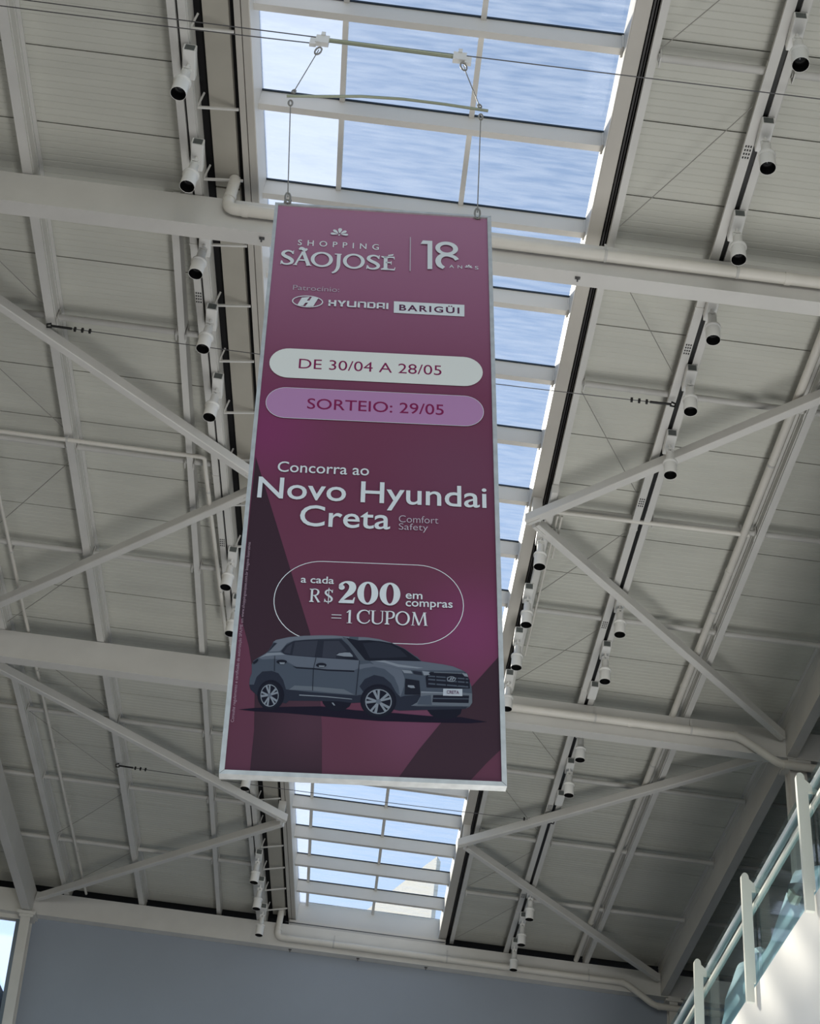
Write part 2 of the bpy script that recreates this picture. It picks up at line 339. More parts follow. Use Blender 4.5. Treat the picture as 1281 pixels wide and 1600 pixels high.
(11, [(0.8045,-3.7764),(0.8514,-3.8068),(0.8594,-3.7926),(0.8096,-3.7673)]),
(11, [(0.8017,-3.7767),(0.8326,-3.8247),(0.8428,-3.8166),(0.8096,-3.7704)]),
(11, [(0.7904,-3.7751),(0.7766,-3.832),(0.7916,-3.8353),(0.8,-3.7771)]),
(11, [(0.7893,-3.7723),(0.755,-3.8192),(0.7653,-3.8267),(0.7973,-3.7782)]),
(11, [(0.7875,-3.7604),(0.7319,-3.7653),(0.7334,-3.7815),(0.7885,-3.7708)]),
(11, [(0.7897,-3.7584),(0.7373,-3.7393),(0.7335,-3.7522),(0.7867,-3.7684)]),
(4, [(0.8127,-3.7647),(0.8102,-3.7736),(0.8033,-3.7793),(0.7946,-3.7798),(0.7874,-3.7748),(0.7845,-3.7662),(0.7869,-3.7573),(0.7938,-3.7515),(0.8026,-3.7511),(0.8097,-3.7561)]),
(1, [(0.5488,-3.784),(0.5613,-3.7845),(0.573,-3.8008),(0.5595,-3.8003)]),
(11, [(0.5513,-3.785),(0.5603,-3.7845),(0.572,-3.8008),(0.563,-3.8013)]),
(10, [(1.0472,-3.6027),(1.0752,-3.5723),(1.2677,-3.5779),(1.2844,-3.6092),(1.2849,-3.6615),(1.0532,-3.6675)]),
(2, [(1.0629,-3.5942),(1.276,-3.6007),(1.2776,-3.6083),(1.0607,-3.602)]),
(2, [(1.063,-3.6134),(1.2758,-3.6212),(1.2774,-3.63),(1.0608,-3.6225)]),
(2, [(1.0632,-3.639),(1.2755,-3.648),(1.2771,-3.6569),(1.061,-3.648)]),
(10, [(1.0979,-3.5743),(1.1035,-3.5752),(1.106,-3.6571),(1.1004,-3.6574)]),
(10, [(1.1545,-3.5712),(1.1601,-3.5722),(1.1622,-3.6541),(1.1566,-3.6544)]),
(10, [(1.2139,-3.568),(1.2196,-3.5689),(1.2214,-3.6509),(1.2157,-3.6512)]),
(10, [(1.2565,-3.5657),(1.2621,-3.5666),(1.2636,-3.6487),(1.258,-3.649)]),
(11, [(0.9181,-3.5673),(0.9678,-3.5697),(0.9782,-3.5872),(0.932,-3.5865)]),
(6, [(0.9763,-3.5705),(1.0244,-3.575),(1.0313,-3.5946),(0.985,-3.5881)]),
(11, [(1.0272,-3.5684),(1.0696,-3.5719),(1.0629,-3.5813),(1.0708,-3.5899),(1.0387,-3.5955)]),
(11, [(1.2423,-3.5697),(1.2689,-3.5727),(1.2772,-3.5916),(1.2563,-3.5882)]),
(9, [(1.0922,-3.5694),(1.2394,-3.5692),(1.2394,-3.5743),(1.0922,-3.5759)]),
(10, [(0.9392,-3.6201),(1.0136,-3.6289),(1.0211,-3.7123),(0.9362,-3.7168)]),
(11, [(0.9522,-3.6589),(0.9847,-3.6597),(0.9916,-3.6746),(0.9692,-3.6758),(0.9523,-3.6691)]),
(9, [(1.0209,-3.6946),(1.1375,-3.6922),(1.2498,-3.6888),(1.2958,-3.6914),(1.2963,-3.7469),(1.2826,-3.7696),(1.0818,-3.775),(0.9706,-3.7827),(1.0037,-3.7603),(1.0212,-3.7217)]),
(11, [(1.0243,-3.6931),(1.1409,-3.692),(1.1409,-3.6984),(1.0244,-3.702)]),
(2, [(1.0212,-3.7217),(1.0759,-3.7125),(1.0818,-3.7719),(1.0038,-3.7728)]),
(10, [(1.0882,-3.7119),(1.2805,-3.7049),(1.2772,-3.7504),(1.0839,-3.7555)]),
(2, [(1.0883,-3.7289),(1.2786,-3.7227),(1.2786,-3.7277),(1.0883,-3.7352)]),
(11, [(1.2092,-3.6087),(1.2077,-3.6145),(1.2036,-3.6197),(1.1973,-3.6238),(1.1895,-3.6262),(1.1813,-3.6266),(1.1736,-3.6251),(1.1673,-3.6217),(1.1632,-3.6169),(1.1618,-3.6113),(1.1632,-3.6055),(1.1673,-3.6003),(1.1736,-3.5962),(1.1814,-3.5938),(1.1897,-3.5934),(1.1974,-3.5949),(1.2037,-3.5983),(1.2078,-3.6031)]),
(10, [(1.2047,-3.609),(1.2035,-3.6132),(1.2001,-3.6171),(1.195,-3.62),(1.1888,-3.6218),(1.1821,-3.6222),(1.1758,-3.6211),(1.1707,-3.6186),(1.1674,-3.6152),(1.1663,-3.611),(1.1674,-3.6068),(1.1708,-3.603),(1.1759,-3.6),(1.1822,-3.5982),(1.1888,-3.5978),(1.1951,-3.5989),(1.2002,-3.6014),(1.2035,-3.6049)]),
(11, [(1.1725,-3.6203),(1.1827,-3.6005),(1.1906,-3.6001),(1.1804,-3.6199)]),
(11, [(1.1849,-3.6197),(1.194,-3.5999),(1.2019,-3.6008),(1.1916,-3.6193)]),
(12, [(1.142,-3.6704),(1.2443,-3.6675),(1.244,-3.71),(1.1409,-3.7129)]),
(10, [(0.4547,-3.5175),(0.4577,-3.5173),(0.4472,-3.5891),(0.4499,-3.7184),(0.4469,-3.7185),(0.4442,-3.5893)]),
(10, [(0.2339,-3.5191),(0.2365,-3.519),(0.2412,-3.6119),(0.2382,-3.6121)]),
(10, [(0.6887,-3.5234),(0.6917,-3.5232),(0.6797,-3.7347),(0.6762,-3.7348)]),
(10, [(0.3026,-3.5516),(0.3001,-3.5573),(0.2925,-3.5622),(0.2814,-3.5653),(0.2688,-3.566),(0.2573,-3.5641),(0.2491,-3.5601),(0.246,-3.5547),(0.2484,-3.549),(0.256,-3.5441),(0.2671,-3.541),(0.2797,-3.5403),(0.2913,-3.5422),(0.2994,-3.5462)]),
(11, [(0.2619,-3.5573),(0.2922,-3.5568),(0.2879,-3.5676),(0.2677,-3.5687)]),
(10, [(0.5148,-3.561),(0.5123,-3.5672),(0.5047,-3.5725),(0.4934,-3.5758),(0.4808,-3.5765),(0.4693,-3.5744),(0.4612,-3.57),(0.4581,-3.5641),(0.4606,-3.5579),(0.4682,-3.5526),(0.4795,-3.5493),(0.4921,-3.5486),(0.5036,-3.5506),(0.5118,-3.5551)]),
(11, [(0.4729,-3.5656),(0.5059,-3.565),(0.5012,-3.5734),(0.4759,-3.5748)]),
(10, [(0.1207,-3.5651),(0.1443,-3.5428),(0.1509,-3.55),(0.1409,-3.5652),(0.1266,-3.5764)])]
DARK_BAND = [[(0.0322,-2.1756),(0.4176,-3.3708),(0.426,-3.4508),(0.4887,-3.7407),(0.5088,-3.9468),(0.5221,-4.2184),(0.1543,-4.2112),(0.158,-3.9646),(0.1451,-3.7543),(0.1258,-3.6251),(0.0909,-3.4647),(0.0564,-3.3509),(0.0264,-3.2629)]]
DARK_CORNER = [[(1.4469,-3.4524),(1.2951,-3.6477),(1.1269,-3.8781),(1.0171,-4.032),(0.9133,-4.1962),(1.2753,-4.2039),(1.3663,-4.0951),(1.4518,-4.0031)]]
ONE = [[(0.99,-0.3122),(1.0048,-0.2783),(1.0683,-0.2778),(1.0694,-0.5416),(1.0379,-0.5443),(1.0364,-0.3107)]]
H = [[(0.2298,-0.8714),(0.28,-0.8604),(0.2598,-0.904),(0.2421,-0.9404),(0.2028,-0.9417)],[(0.2941,-0.8602),(0.3368,-0.8644),(0.3068,-0.9408),(0.2551,-0.9471),(0.2753,-0.9047)],[(0.2581,-0.8993),(0.2768,-0.8929),(0.2799,-0.9101),(0.2548,-0.9161)]]

# ------------------------------------------------------------------ setting: roof deck
Y_NEAR, Y_FAR = 4.3, 22.3
X_L, X_R = -9.5, 9.0
m = MB()
yl = lambda y, o: o + sk(y)
m.prism([(X_L, -14), (yl(-14, -1.93), -14), (yl(22.9, -1.93), 22.9), (X_L, 22.9)], 10.06, 10.30)
m.prism([(1.12, -14), (X_R, -14), (X_R, 22.9), (1.12, 22.9)], 10.06, 10.30)
m.prism([(yl(22.5, -1.93), 22.52), (1.12, 22.52), (1.12, 22.9), (yl(22.9, -1.93), 22.9)], 10.06, 10.42)
m.box(X_L, X_R, 22.7, 22.9, 9.70, 10.06)
ceiling = m.build('ceiling', void_mat)
tag(ceiling, 'grey ribbed sheet-metal roof deck on both sides of the long skylight', 'ceiling', kind='structure')

def sheet(x0a, x0b, x1a, x1b, ya, yb):
    """one roof sheet: ribs run across, with narrow grooves pressed upwards"""
    n = 11
    prof = []
    step = (yb - ya) / n
    for i in range(n):
        y = ya + i * step
        prof += [(y, 0.0), (y + step * 0.78, 0.0), (y + step * 0.89, 0.004)]
    prof.append((yb, 0.0))
    vs_, fs = [], []
    for y, z in prof:
        t = (y - ya) / (yb - ya)
        vs_ += [(x0a + (x0b - x0a) * t, y, 10.0 + z), (x1a + (x1b - x1a) * t, y, 10.0 + z)]
    k = len(prof)
    for i in range(k - 1):
        fs.append((2 * i, 2 * i + 1, 2 * i + 3, 2 * i + 2))
    a, b = len(vs_), len(vs_) + 1                    # turned-up edges of the sheet
    vs_ += [(x0a, ya, 10.05), (x1a, ya, 10.05), (x0b, yb, 10.05), (x1b, yb, 10.05)]
    fs += [(0, 1, b, a), (2 * k - 2, 2 * k - 1, b + 2, a + 2)]
    mm = MB(); mm.add(vs_, fs)
    return mm.build('roof_sheet', sheet_mat, ceiling, fix=False)

JOINT0, PITCH_Y = 6.69, 0.7285
k = -3
while True:
    ya = JOINT0 + PITCH_Y * k
    yb = min(ya + PITCH_Y, Y_FAR)
    if ya >= Y_FAR - 0.05: break
    g = 0.006 if k not in (10, 11) else 0.009
    sheet(X_L, X_L, yl(ya, -2.405), yl(yb, -2.405), ya + g, yb - g)
    sheet(1.30, 1.30, X_R, X_R, ya + g, yb - g)
    k += 1

# plain soffit boards between the left light track and the skylight
for ya, yb in ((4.3, 7.85), (7.87, 14.79), (14.81, 22.2)):
    MB().prism([(yl(ya, -2.215), ya), (yl(ya, -2.01), ya), (yl(yb, -2.01), yb), (yl(yb, -2.215), yb)], 9.99, 10.05).build('soffit_board', soffit_mat, ceiling)

# ------------------------------------------------------------------ skylight
win = thing('window_1', (0, 14, 10), 'long rooftop skylight with white bars and dusty glass above the purple banner', 'skylight', kind='structure')
def wb(mb, name, mats):                       # part of the skylight, kept in world coordinates
    o = mb.build(name, mats, win); o.matrix_parent_inverse = Matrix.Translation((0, -14, -10)); return o
y0, y1 = 4.0, 22.42
wb(MB().prism([(yl(y0, -1.965), y0), (yl(y0, -1.915), y0), (yl(y1, -1.915), y1), (yl(y1, -1.965), y1)], 9.975, 10.36), 'outer_frame', frame_mat)
wb(MB().prism([(yl(y0, -1.908), y0), (yl(y0, -1.85), y0), (yl(y1, -1.85), y1), (yl(y1, -1.908), y1)], 9.98, 10.36), 'inner_frame', frame_mat)
wb(MB().prism([(yl(y0, -1.85), y0), (yl(y0, -1.842), y0), (yl(y1, -1.842), y1), (yl(y1, -1.85), y1)], 9.985, 10.36), 'reveal_lining', bar_mat)
m = MB(); m.box(1.06, 1.17, y0, y1, 9.975, 10.36); m.box(1.17, 1.178, y0, y1, 9.99, 10.06)
wb(m, 'right_frame', frame_mat)
wb(MB().box(1.052, 1.06, y0, y1, 9.985, 10.36), 'reveal_lining', bar_mat)
wb(MB().prism([(yl(y1, -1.85), y1), (1.06, y1), (1.06, y1 + .08), (yl(y1, -1.85), y1 + .08)], 9.96, 10.36), 'end_upstand', bar_mat)
wb(MB().prism([(yl(y1, -1.95), y1 - .18), (1.17, y1 - .18), (1.17, y1 - .01), (yl(y1, -1.95), y1 - .01)], 9.80, 9.955), 'end_ledge', bar_mat)
BY0, BDY = 6.17, 0.9045
for n in range(-2, 18):
    yb = BY0 + BDY * n
    m = MB()
    m.prism([(yl(yb, -1.845), yb), (1.055, yb), (1.055, yb + .06), (yl(yb, -1.845), yb + .06)], 10.14, 10.335)
    m.m = 1
    m.prism([(yl(yb, -1.845), yb - .014), (1.055, yb - .014), (1.055, yb - .001), (yl(yb, -1.845), yb - .001)], 10.322, 10.336)
    wb(m, 'glazing_bar', [bar_mat, gasket])
    m = MB()                                   # end cleats
    m.box(1.036, 1.051, yb - .02, yb + .075, 10.13, 10.30)
    wb(m, 'bar_cleat', bar_mat)
for x in (-1.13, -0.05):
    wb(MB().box(x - .022, x + .022, y0, y1, 10.30, 10.345), 'long_glazing_bar', bar_mat)
for n in range(-2, 18):
    ya, yb = BY0 + BDY * n + .03, BY0 + BDY * (n + 1) + .03
    yb = min(yb, y1)
    for j in range(3):
        xa = lambda y: (yl(y, -1.842) if j == 0 else (-1.13, -0.05)[j - 1])
        xb = (-1.13, -0.05, 1.052)[j]
        wb(MB().prism([(xa(ya), ya + .002), (xb - .001, ya + .002), (xb - .001, yb - .002), (xa(yb), yb - .002)], 10.348, 10.356), 'glass_pane', glow_glass if j == 0 else sky_glass)

# ------------------------------------------------------------------ main beams (across)
def beam(y, label, w=0.14, clips=()):
    m = MB(); m.box(-9.2, 8.8, y, y + w, 9.40, 9.78)
    m.box(-9.2, 8.8, y - .006, y, 9.40, 9.415)
    o = m.build('roof_beam', paint)
    for x in clips:
        m = MB(); m.box(x - .022, x + .022, y + w * .3, y + w * .3 + .02, 9.385, 9.40); m.box(x - .007, x + .007, y + w * .3, y + w * .3 + .02, 9.355, 9.385)
        m.build('beam_clip', steel, o)
    return tag(o, label, 'beam')
beam(7.81, 'nearest deep grey steel box beam crossing under the roof behind the banner top', clips=(-1.65, .99))
beam(14.73, 'middle deep grey steel box beam meeting the banner at the printed car')
beam(22.04, 'farthest deep grey steel box beam on top of the dark end wall', 0.16, clips=(-1.27, -.19, .89))

def edge_beam(x0, x1, label):
    m = MB()
    for ya, yb in ((4.0, 7.80), (7.96, 14.72), (14.88, 22.03)): m.box(x0, x1, ya, yb, 9.41, 9.77)
    return tag(m.build('edge_beam', paint), label, 'beam')
edge_beam(-5.54, -5.40, 'long edge beam running to the column at the left end of the dark wall')
edge_beam(4.60, 4.72, 'long edge beam running beside the glass balcony railing')

# ------------------------------------------------------------------ purlins (lengthwise)
def purlin(x0, x1, label, z0=9.79, lips=True, y0=4.3, y1=22.25, side=1):
    m = MB(); m.box(x0, x1, y0, y1, z0, 9.995)
    if lips:
        xs = x1 if side > 0 else x0
        for z in (z0 + .03, 9.94):
            m.box(min(xs, xs + side * .006), max(xs, xs + side * .006), y0, y1, z, z + .006)
        m.box(min(xs, xs + side * .03), max(xs, xs + side * .03), y0, y1, 9.985, 9.999)
    return tag(m.build('purlin', paint), label, 'purlin')
purlin(-4.97, -4.89, 'grey steel purlin farthest left, next to the thin conduit', side=1)
purlin(-3.765, -3.68, 'wide grey steel purlin alone in the middle of the left roof half')
m = MB(); m.box(-2.525, -2.46, 7.97, 22.25, 9.84, 9.995)
tag(m.build('purlin', paint), 'grey steel purlin directly left of the left spotlight track', 'purlin')
purlin(1.235, 1.295, 'slim grey steel purlin along the black gap at the right skylight edge', z0=9.905, lips=False)
purlin(3.385, 3.455, 'grey steel purlin beside the white pipe on the right roof half', side=-1)
purlin(4.61, 4.69, 'grey steel purlin lying on the right edge beam', z0=9.785, side=-1)

# black rail strips inside the gap on the right of the skylight
m = MB(); m.box(1.19, 1.205, 4.3, 22.2, 10.0, 10.055); m.box(1.215, 1.225, 4.3, 22.2, 10.0, 10.055)
tag(m.build('blind_rail', mat('black_rail', (40, 38, 38), 0.5)), 'black blind rail in the gap right of the skylight', 'rail')

# ------------------------------------------------------------------ cross tubes between purlins
def tie(y, spans, r, label, z=9.88):
    t = thing('tie_tube', (spans[0][0], y, z), label, 'tube')
    for a, b in spans:
        o = MB().tube([(a - spans[0][0], 0, 0), (b - spans[0][0], 0, 0)], r, 10).build('tube_length', paint_dim, t)
        for e, s in ((a, 1), (b, -1)):
            MB().box(e - spans[0][0] - .004 + s * .012, e - spans[0][0] + .004 + s * .012, -.045, .045, -.07, .07).build('end_plate', paint, t)
    return t
LS = [(-9.0, -4.97), (-4.89, -3.765), (-3.68, -2.525)]
RS = [(1.295, 2.13), (2.305, 3.385), (3.455, 4.61), (4.69, 8.5)]
names = {6.05: 'the nearest one, before the first main beam', 9.52: 'a step behind the nearest main beam', 11.33: 'level with the nearest brace nodes',
         13.1: 'a step before the middle main beam', 16.65: 'a step behind the middle main beam', 18.43: 'level with the far brace nodes', 20.3: 'a step before the dark end wall'}
for y, nm in names.items():
    yy = y
    left = [(a, min(b, -2.53)) for a, b in LS] + [(-2.46, yl(y, -2.40))]
    if y > 7: tie(yy, left, 0.032, 'grey round tie tube across the left roof, ' + nm)
    tie(yy, RS, 0.032, 'grey round tie tube across the right roof, ' + nm)

# ------------------------------------------------------------------ diagonal braces
def brace(p, q, label):
    p, q = Vector(p), Vector(q)
    d = (q - p).normalized()
    t = thing('diagonal_brace', p, label, 'brace')
    MB().bar((0, 0, 0), q - p, 0.085, 0.115, chamfer=0.008).build('box_tube', paint, t)
    m = MB(); m.bar(d * 0, d * .16, 0.012, 0.135)
    m.build('gusset_plate', paint, t)
    m = MB(); m.bar((q - p) - d * .16, (q - p) + d * .01, 0.012, 0.135)
    m.build('gusset_plate', paint, t)
NL1, NL2 = Vector((-1.72, 11.36, 9.70)), Vector((-1.42, 18.46, 9.70))
NR1, NR2 = Vector((1.05, 11.36, 9.70)), Vector((1.06, 18.46, 9.70))
brace((-5.35, 8.2, 9.66), NL1 + Vector((-.03, -.10, 0)), 'grey diagonal brace on the left falling towards the banner from the nearest beam')
brace((-5.35, 14.45, 9.66), NL1 + Vector((-.06, .07, 0)), 'grey diagonal brace on the left rising towards the banner middle')
brace((-5.35, 15.11, 9.66), NL2 + Vector((0, -.06, 0)), 'grey diagonal brace on the left passing behind the lower banner corner')
brace((-5.35, 21.98, 9.66), NL2 + Vector((-.04, .06, 0)), 'grey diagonal brace on the left starting at the left end of the dark wall')
brace((4.545, 8.02, 9.66), NR1 + Vector((-.02, 0, 0)), 'grey diagonal brace on the right rising from the node to the right picture edge')
brace((4.545, 14.66, 9.66), NR1 + Vector((.07, .03, 0)), 'grey diagonal brace on the right ending at the white elbow pipe')
brace((4.545, 15.10, 9.66), NR2 + Vector((-.02, 0, 0)), 'grey diagonal brace on the right climbing to the underside of the middle beam')
brace((4.545, 21.96, 9.66), NR2 + Vector((.07, .04, 0)), 'grey diagonal brace on the right ending at the right end of the dark wall')
for nd, x, lab in ((NL1, -1.80, 'left node of the nearest braces'), (NL2, -1.50, 'left node of the far braces'), (NR1, 1.12, 'right node of the nearest braces'), (NR2, 1.12, 'right node of the far braces')):
    m = MB(); m.box(x - .05, x + .05, nd.y - .05, nd.y + .05, 9.70, 9.974)
    tag(m.build('hanger_bracket', paint), 'short steel hanger under the skylight frame at the ' + lab, 'bracket')

# ------------------------------------------------------------------ light tracks
perf = mat('perforation_holes', (60, 60, 60), 0.8)
def track(name, label, xf, ta, tb, ra, rb, y0, y1, dots, rods=(), side=None):
    """perforated cable tray (ta..tb) and luminaire rail (ra..rb), offsets from xf(y)"""
    t = thing(name, (xf((y0 + y1) / 2), (y0 + y1) / 2, 9.79), label, 'light track')
    inv = Matrix.Translation(-Vector(t.location))
    def pt(mb, nm, mm):
        o = mb.build(nm, mm, t); o.matrix_parent_inverse = inv; return o
    def pr(a, b, ya, yb, z0, z1): return MB().prism([(xf(ya) + a, ya), (xf(ya) + b, ya), (xf(yb) + b, yb), (xf(yb) + a, yb)], z0, z1)
    if ta is not None:
        pt(pr(ta, tb, y0, y1, 9.79, 9.832), 'cable_tray', paint)
        for yd in dots:
            m = MB(); cx = xf(yd) + (ta + tb) / 2
            for i in range(4):
                for j in range(3):
                    m.box(cx + (j - 1) * .02 - .006, cx + (j - 1) * .02 + .006, yd + (i - 1.5) * .035 - .009, yd + (i - 1.5) * .035 + .009, 9.787, 9.791)
            pt(m, 'perforation', perf)['kind'] = 'stuff'
        yj = y0 + .9
        while yj < y1:
            m = MB(); m.prism([(xf(yj) + ta - .004, yj), (xf(yj) + tb + .004, yj), (xf(yj) + tb + .004, yj + .02), (xf(yj) + ta - .004, yj + .02)], 9.785, 9.835)
            yj += 3.05
            pt(m, 'tray_coupler', paint)
        pt(pr(tb + .004, ra - .004, y0, y1, 9.812, 9.86), 'gap_shade_strip', black)  # black strip painting in the shade between tray and rail
    pt(pr(ra, rb, y0, y1, 9.79, 9.90), 'luminaire_rail', paint)
    pt(pr(rb, rb + .012, y0, y1, 9.81, 9.99), 'rail_web', paint_dim)
    for yd in rods:
        m = MB(); m.bar((xf(yd) + rb, yd, 9.86), (yl(yd, -1.97), yd + .05, 9.965), .018, .018)
        pt(m, 'stay_rod', paint)
        m = MB(); m.bar((xf(yd) + rb + .012, yd - .01, 9.86), (xf(yd) + rb + .045, yd - .06, 9.985), .016, .006)
        pt(m, 'stay_gusset', paint_dim)
    return t
xl = lambda y: -2.29 + sk(y)
xr = lambda y: 2.20
xs = lambda y: 1.245
rodsL = [4.87 + .706 * i for i in range(25)]
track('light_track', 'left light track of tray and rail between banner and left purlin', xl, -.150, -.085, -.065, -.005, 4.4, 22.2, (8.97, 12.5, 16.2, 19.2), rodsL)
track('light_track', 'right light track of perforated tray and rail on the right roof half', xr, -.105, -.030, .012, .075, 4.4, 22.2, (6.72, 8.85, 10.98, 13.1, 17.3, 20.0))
track('light_track', 'short light rail along the right skylight edge beside the banner', xs, None, None, -.02, .045, 11.0, 14.7, ())

# ------------------------------------------------------------------ spotlights
def make_spot():
    t = thing('spotlight', (0, 0, 0), '', 'spotlight', 'white spotlights along the light tracks')
    m = MB(); m.bar((0, -.13, .048), (0, .13, .048), .100, .085, chamfer=.006)
    d = m.build('driver_box', spot_white, t)
    m = MB()
    for i in range(5): m.box(-.03 + i * .0135, -.024 + i * .0135, -.1335, -.1295, .02, .08)
    m.box(-.038, .038, -.131, -.1285, .016, .084)
    m.build('vent_grille', mat('grille_grey', (95, 100, 98), .6) if 'grille_grey' not in MATS else MATS['grille_grey'], d)
    MB().tube([(0, 0, .005), (0, 0, -.055)], .014, 8).build('stem', spot_white, t)
    m = MB(); m.bar((-.022, 0, -.04), (-.022, 0, -.13), .01, .03, up=(1, 0, 0)); m.bar((.022, 0, -.04), (.022, 0, -.13), .01, .03, up=(1, 0, 0)); m.bar((-.027, 0, -.045), (.027, 0, -.045), .03, .012)
    y = m.build('yoke', spot_white, t)
    MB().tube([(-.034, 0, -.118), (.034, 0, -.118)], .012, 8).build('pivot_screw', MATS['steel_cable'], y)
    m = MB(); m.lathe([(0, -.085), (.030, -.087), (.038, -.10), (.040, -.20), (.046, -.215)])
    m.build('rear_body', spot_white, t)
    m = MB(); m.lathe([(.046, -.212), (.068, -.216), (.070, -.236), (.060, -.243)])
    m.build('rim_ring', spot_white, t)
    m = MB(); m.lathe([(.060, -.238), (.062, -.378), (.0615, -.381), (.0595, -.379)])
    b = m.build('barrel', spot_white, t)
    m = MB(); m.lathe([(.0595, -.379), (.056, -.30), (.046, -.285), (0, -.285)])
    m.build('dark_baffle', black, b)
    m = MB(); m.lathe([(.030, -.300), (.022, -.312), (0, -.316)], n=12)
    m.build('lens_glass', lens, b)
    return t
spot0 = make_spot()
used = [False]
ords = ['first', 'second', 'third', 'fourth', 'fifth', 'sixth', 'seventh', 'eighth', 'ninth', 'tenth', 'eleventh', 'twelfth', 'thirteenth', 'fourteenth', 'fifteenth']
def spot(x, y, label, yaw=0.0):
    if not used[0]:
        used[0] = True; o = spot0; o.location = (x, y, 9.69); o['label'] = label
    else:
        o = dup(spot0, (x, y, 9.69), label)
    o.rotation_euler = (0, 0, yaw)
for i, y in enumerate((6.50, 7.36, 8.27, 9.14, 10.02, 12.66, 13.52, 17.0, 19.72, 20.59, 21.52)):
    if i < 10: lab = 'white spotlight on the left track, %s one counted from the top of the picture' % ords[i]
    else: lab = 'white spotlight on the left track, last one, hanging before the far beam'
    spot(-2.268 + .0345 * (y - 6.5), y, lab, .06)
for i, y in enumerate((5.62, 6.51, 7.40, 8.28, 9.15, 10.01, 12.60, 13.51, 15.23, 16.10, 19.75, 20.64, 21.57)):
    if i < 12: lab = 'white spotlight on the right track, %s one counted from the top of the picture' % ords[i]
    else: lab = 'white spotlight on the right track, last one, over the end wall pipe'
    spot(2.216, y, lab, -.03)
for y, lab in ((14.34, 'white box without a lamp on the right track, just above the middle beam pipe'), (16.93, 'white box without a lamp on the right track, just above the far rising brace')):
    t = thing('driver_unit', (2.216, y, 9.69), lab, 'driver box')
    for ch in spot0.children:
        if ch.name.startswith('driver_box'):
            d = ch.copy(); COL.objects.link(d); d.parent = t
            for g in ch.children:
                e = g.copy(); COL.objects.link(e); e.parent = d
for i, y in enumerate((11.62, 12.64, 13.46, 14.32)):
    spot(1.21, y, 'white spotlight beside the right skylight edge, %s one below the brace node' % ords[i], -.03)

# ------------------------------------------------------------------ drain pipes and conduits
def arc(c, a, b, r, n=6):
    """quarter bend around corner c, from direction a to direction b (unit vectors pointing away from the corner)"""
    c, a, b = Vector(c), Vector(a).normalized(), Vector(b).normalized()
    p0, p1 = c + a * r, c + b * r
    return [(p0 * (1 - t) ** 2 + c * 2 * t * (1 - t) + p1 * t * t) for t in [i / n for i in range(n + 1)]]
def pipe(name, pts, r, label, cat, m=None, clamps=(), collars=(), bend=0.09, yfront=None):
    pts = [Vector(p) for p in pts]
    path = [pts[0]]
    for i in range(1, len(pts) - 1):
        path += arc(pts[i], pts[i - 1] - pts[i], pts[i + 1] - pts[i], bend)
    path.append(pts[-1])
    t = thing(name, pts[0], label, cat)
    o = pts[0]
    MB().tube([p - o for p in path], r, 14).build('pipe_run', m or white_pvc, t)
    for c, d in collars:
        c, d = Vector(c) - o, Vector(d).normalized()
        MB().tube([c - d * .025, c + d * .025], r * 1.12, 14).build('collar', m or white_pvc, t)
    for c, d in clamps:
        c, d = Vector(c) - o, Vector(d).normalized()
        mm = MB(); mm.tube([c - d * .012, c + d * .012], r * 1.10, 14)
        mm.bar(c + Vector((0, .0, r)), c + Vector((0, .0, r + .10)), .02, .008, up=(0, 1, 0))
        mm.build('clamp', paint_dim, t)
    return t
X1 = Vector((1, 0, 0)); Z1 = Vector((0, 0, 1))
for yb, zb, xl0, lab in ((7.752, 9.585, -1.98, 'white drain pipe along the nearest beam, with its elbow just left of the banner'), (14.672, 9.575, -1.72, 'white drain pipe along the middle beam with a sloping drop at its right end'), (21.98, 9.52, -1.50, 'white drain pipe along the far beam above the dark wall')):
    pts = [(xl0, yb, 9.985), (xl0, yb, zb), (4.02, yb, zb), (4.5, yb, zb - .31), (8.6, yb, zb - .31)]
    cl = [((xl0 + .16, yb, zb), X1), ((2.72, yb, zb), X1), ((3.98, yb, zb), X1), ((xl0, yb, zb + .14), Z1), ((4.56, yb, zb - .31), X1)]
    pipe('drain_pipe', pts, .05, lab, 'pipe', collars=cl, clamps=[((1.20, yb, zb), X1), ((2.30, yb, zb), X1), ((3.45, yb, zb), X1), ((-.6, yb, zb), X1)])
Y1 = Vector((0, 1, 0))
cl = []
for y in (5.2, 6.7, 8.4, 10.2, 11.9, 12.6, 14.1, 15.9, 17.0, 19.3, 20.6): cl.append(((3.245, y, 9.80), Y1))
pipe('drain_pipe', [(3.245, 4.4, 9.80), (3.245, 22.0, 9.80)], .04, 'long white pipe running along the right roof half beside a purlin', 'pipe', clamps=cl[1::2], collars=cl[0::2])
pipe('conduit', [(-4.60, 4.4, 9.83), (-4.62, 13.78, 9.83), (-4.62, 22.0, 9.83)], .02, 'thin light conduit along the far left purlin', 'conduit', bend=.03,
     clamps=[((-4.61, y, 9.83), Y1) for y in (8.5, 10.9, 13.2, 15.6, 17.5, 19.3, 20.5)])
pipe('conduit', [(-5.39, 11.07, 9.73), (-2.31, 11.07, 9.73), (-2.31, 11.2, 9.73), (-2.17, 14.1, 9.73)], .022, 'thin light conduit crossing the left roof and turning beside the left track', 'conduit', bend=.05,
     clamps=[((-3.72, 11.07, 9.73), X1), ((-2.29, 11.6, 9.73), Y1), ((-2.2, 13.3, 9.73), Y1)])
pipe('conduit', [(1.31, 11.30, 9.80), (3.30, 11.28, 9.80)], .024, 'thin light conduit crossing from the right brace node to the white pipe', 'conduit', bend=.03,
     clamps=[((3.22, 11.28, 9.80), X1)])
pipe('conduit', [(1.345, 11.4, 9.84), (1.345, 13.95, 9.84)], .012, 'very thin long conduit right beside the skylight-side spotlights', 'conduit', bend=.03, clamps=[((1.345, 12.9, 9.84), Y1)])
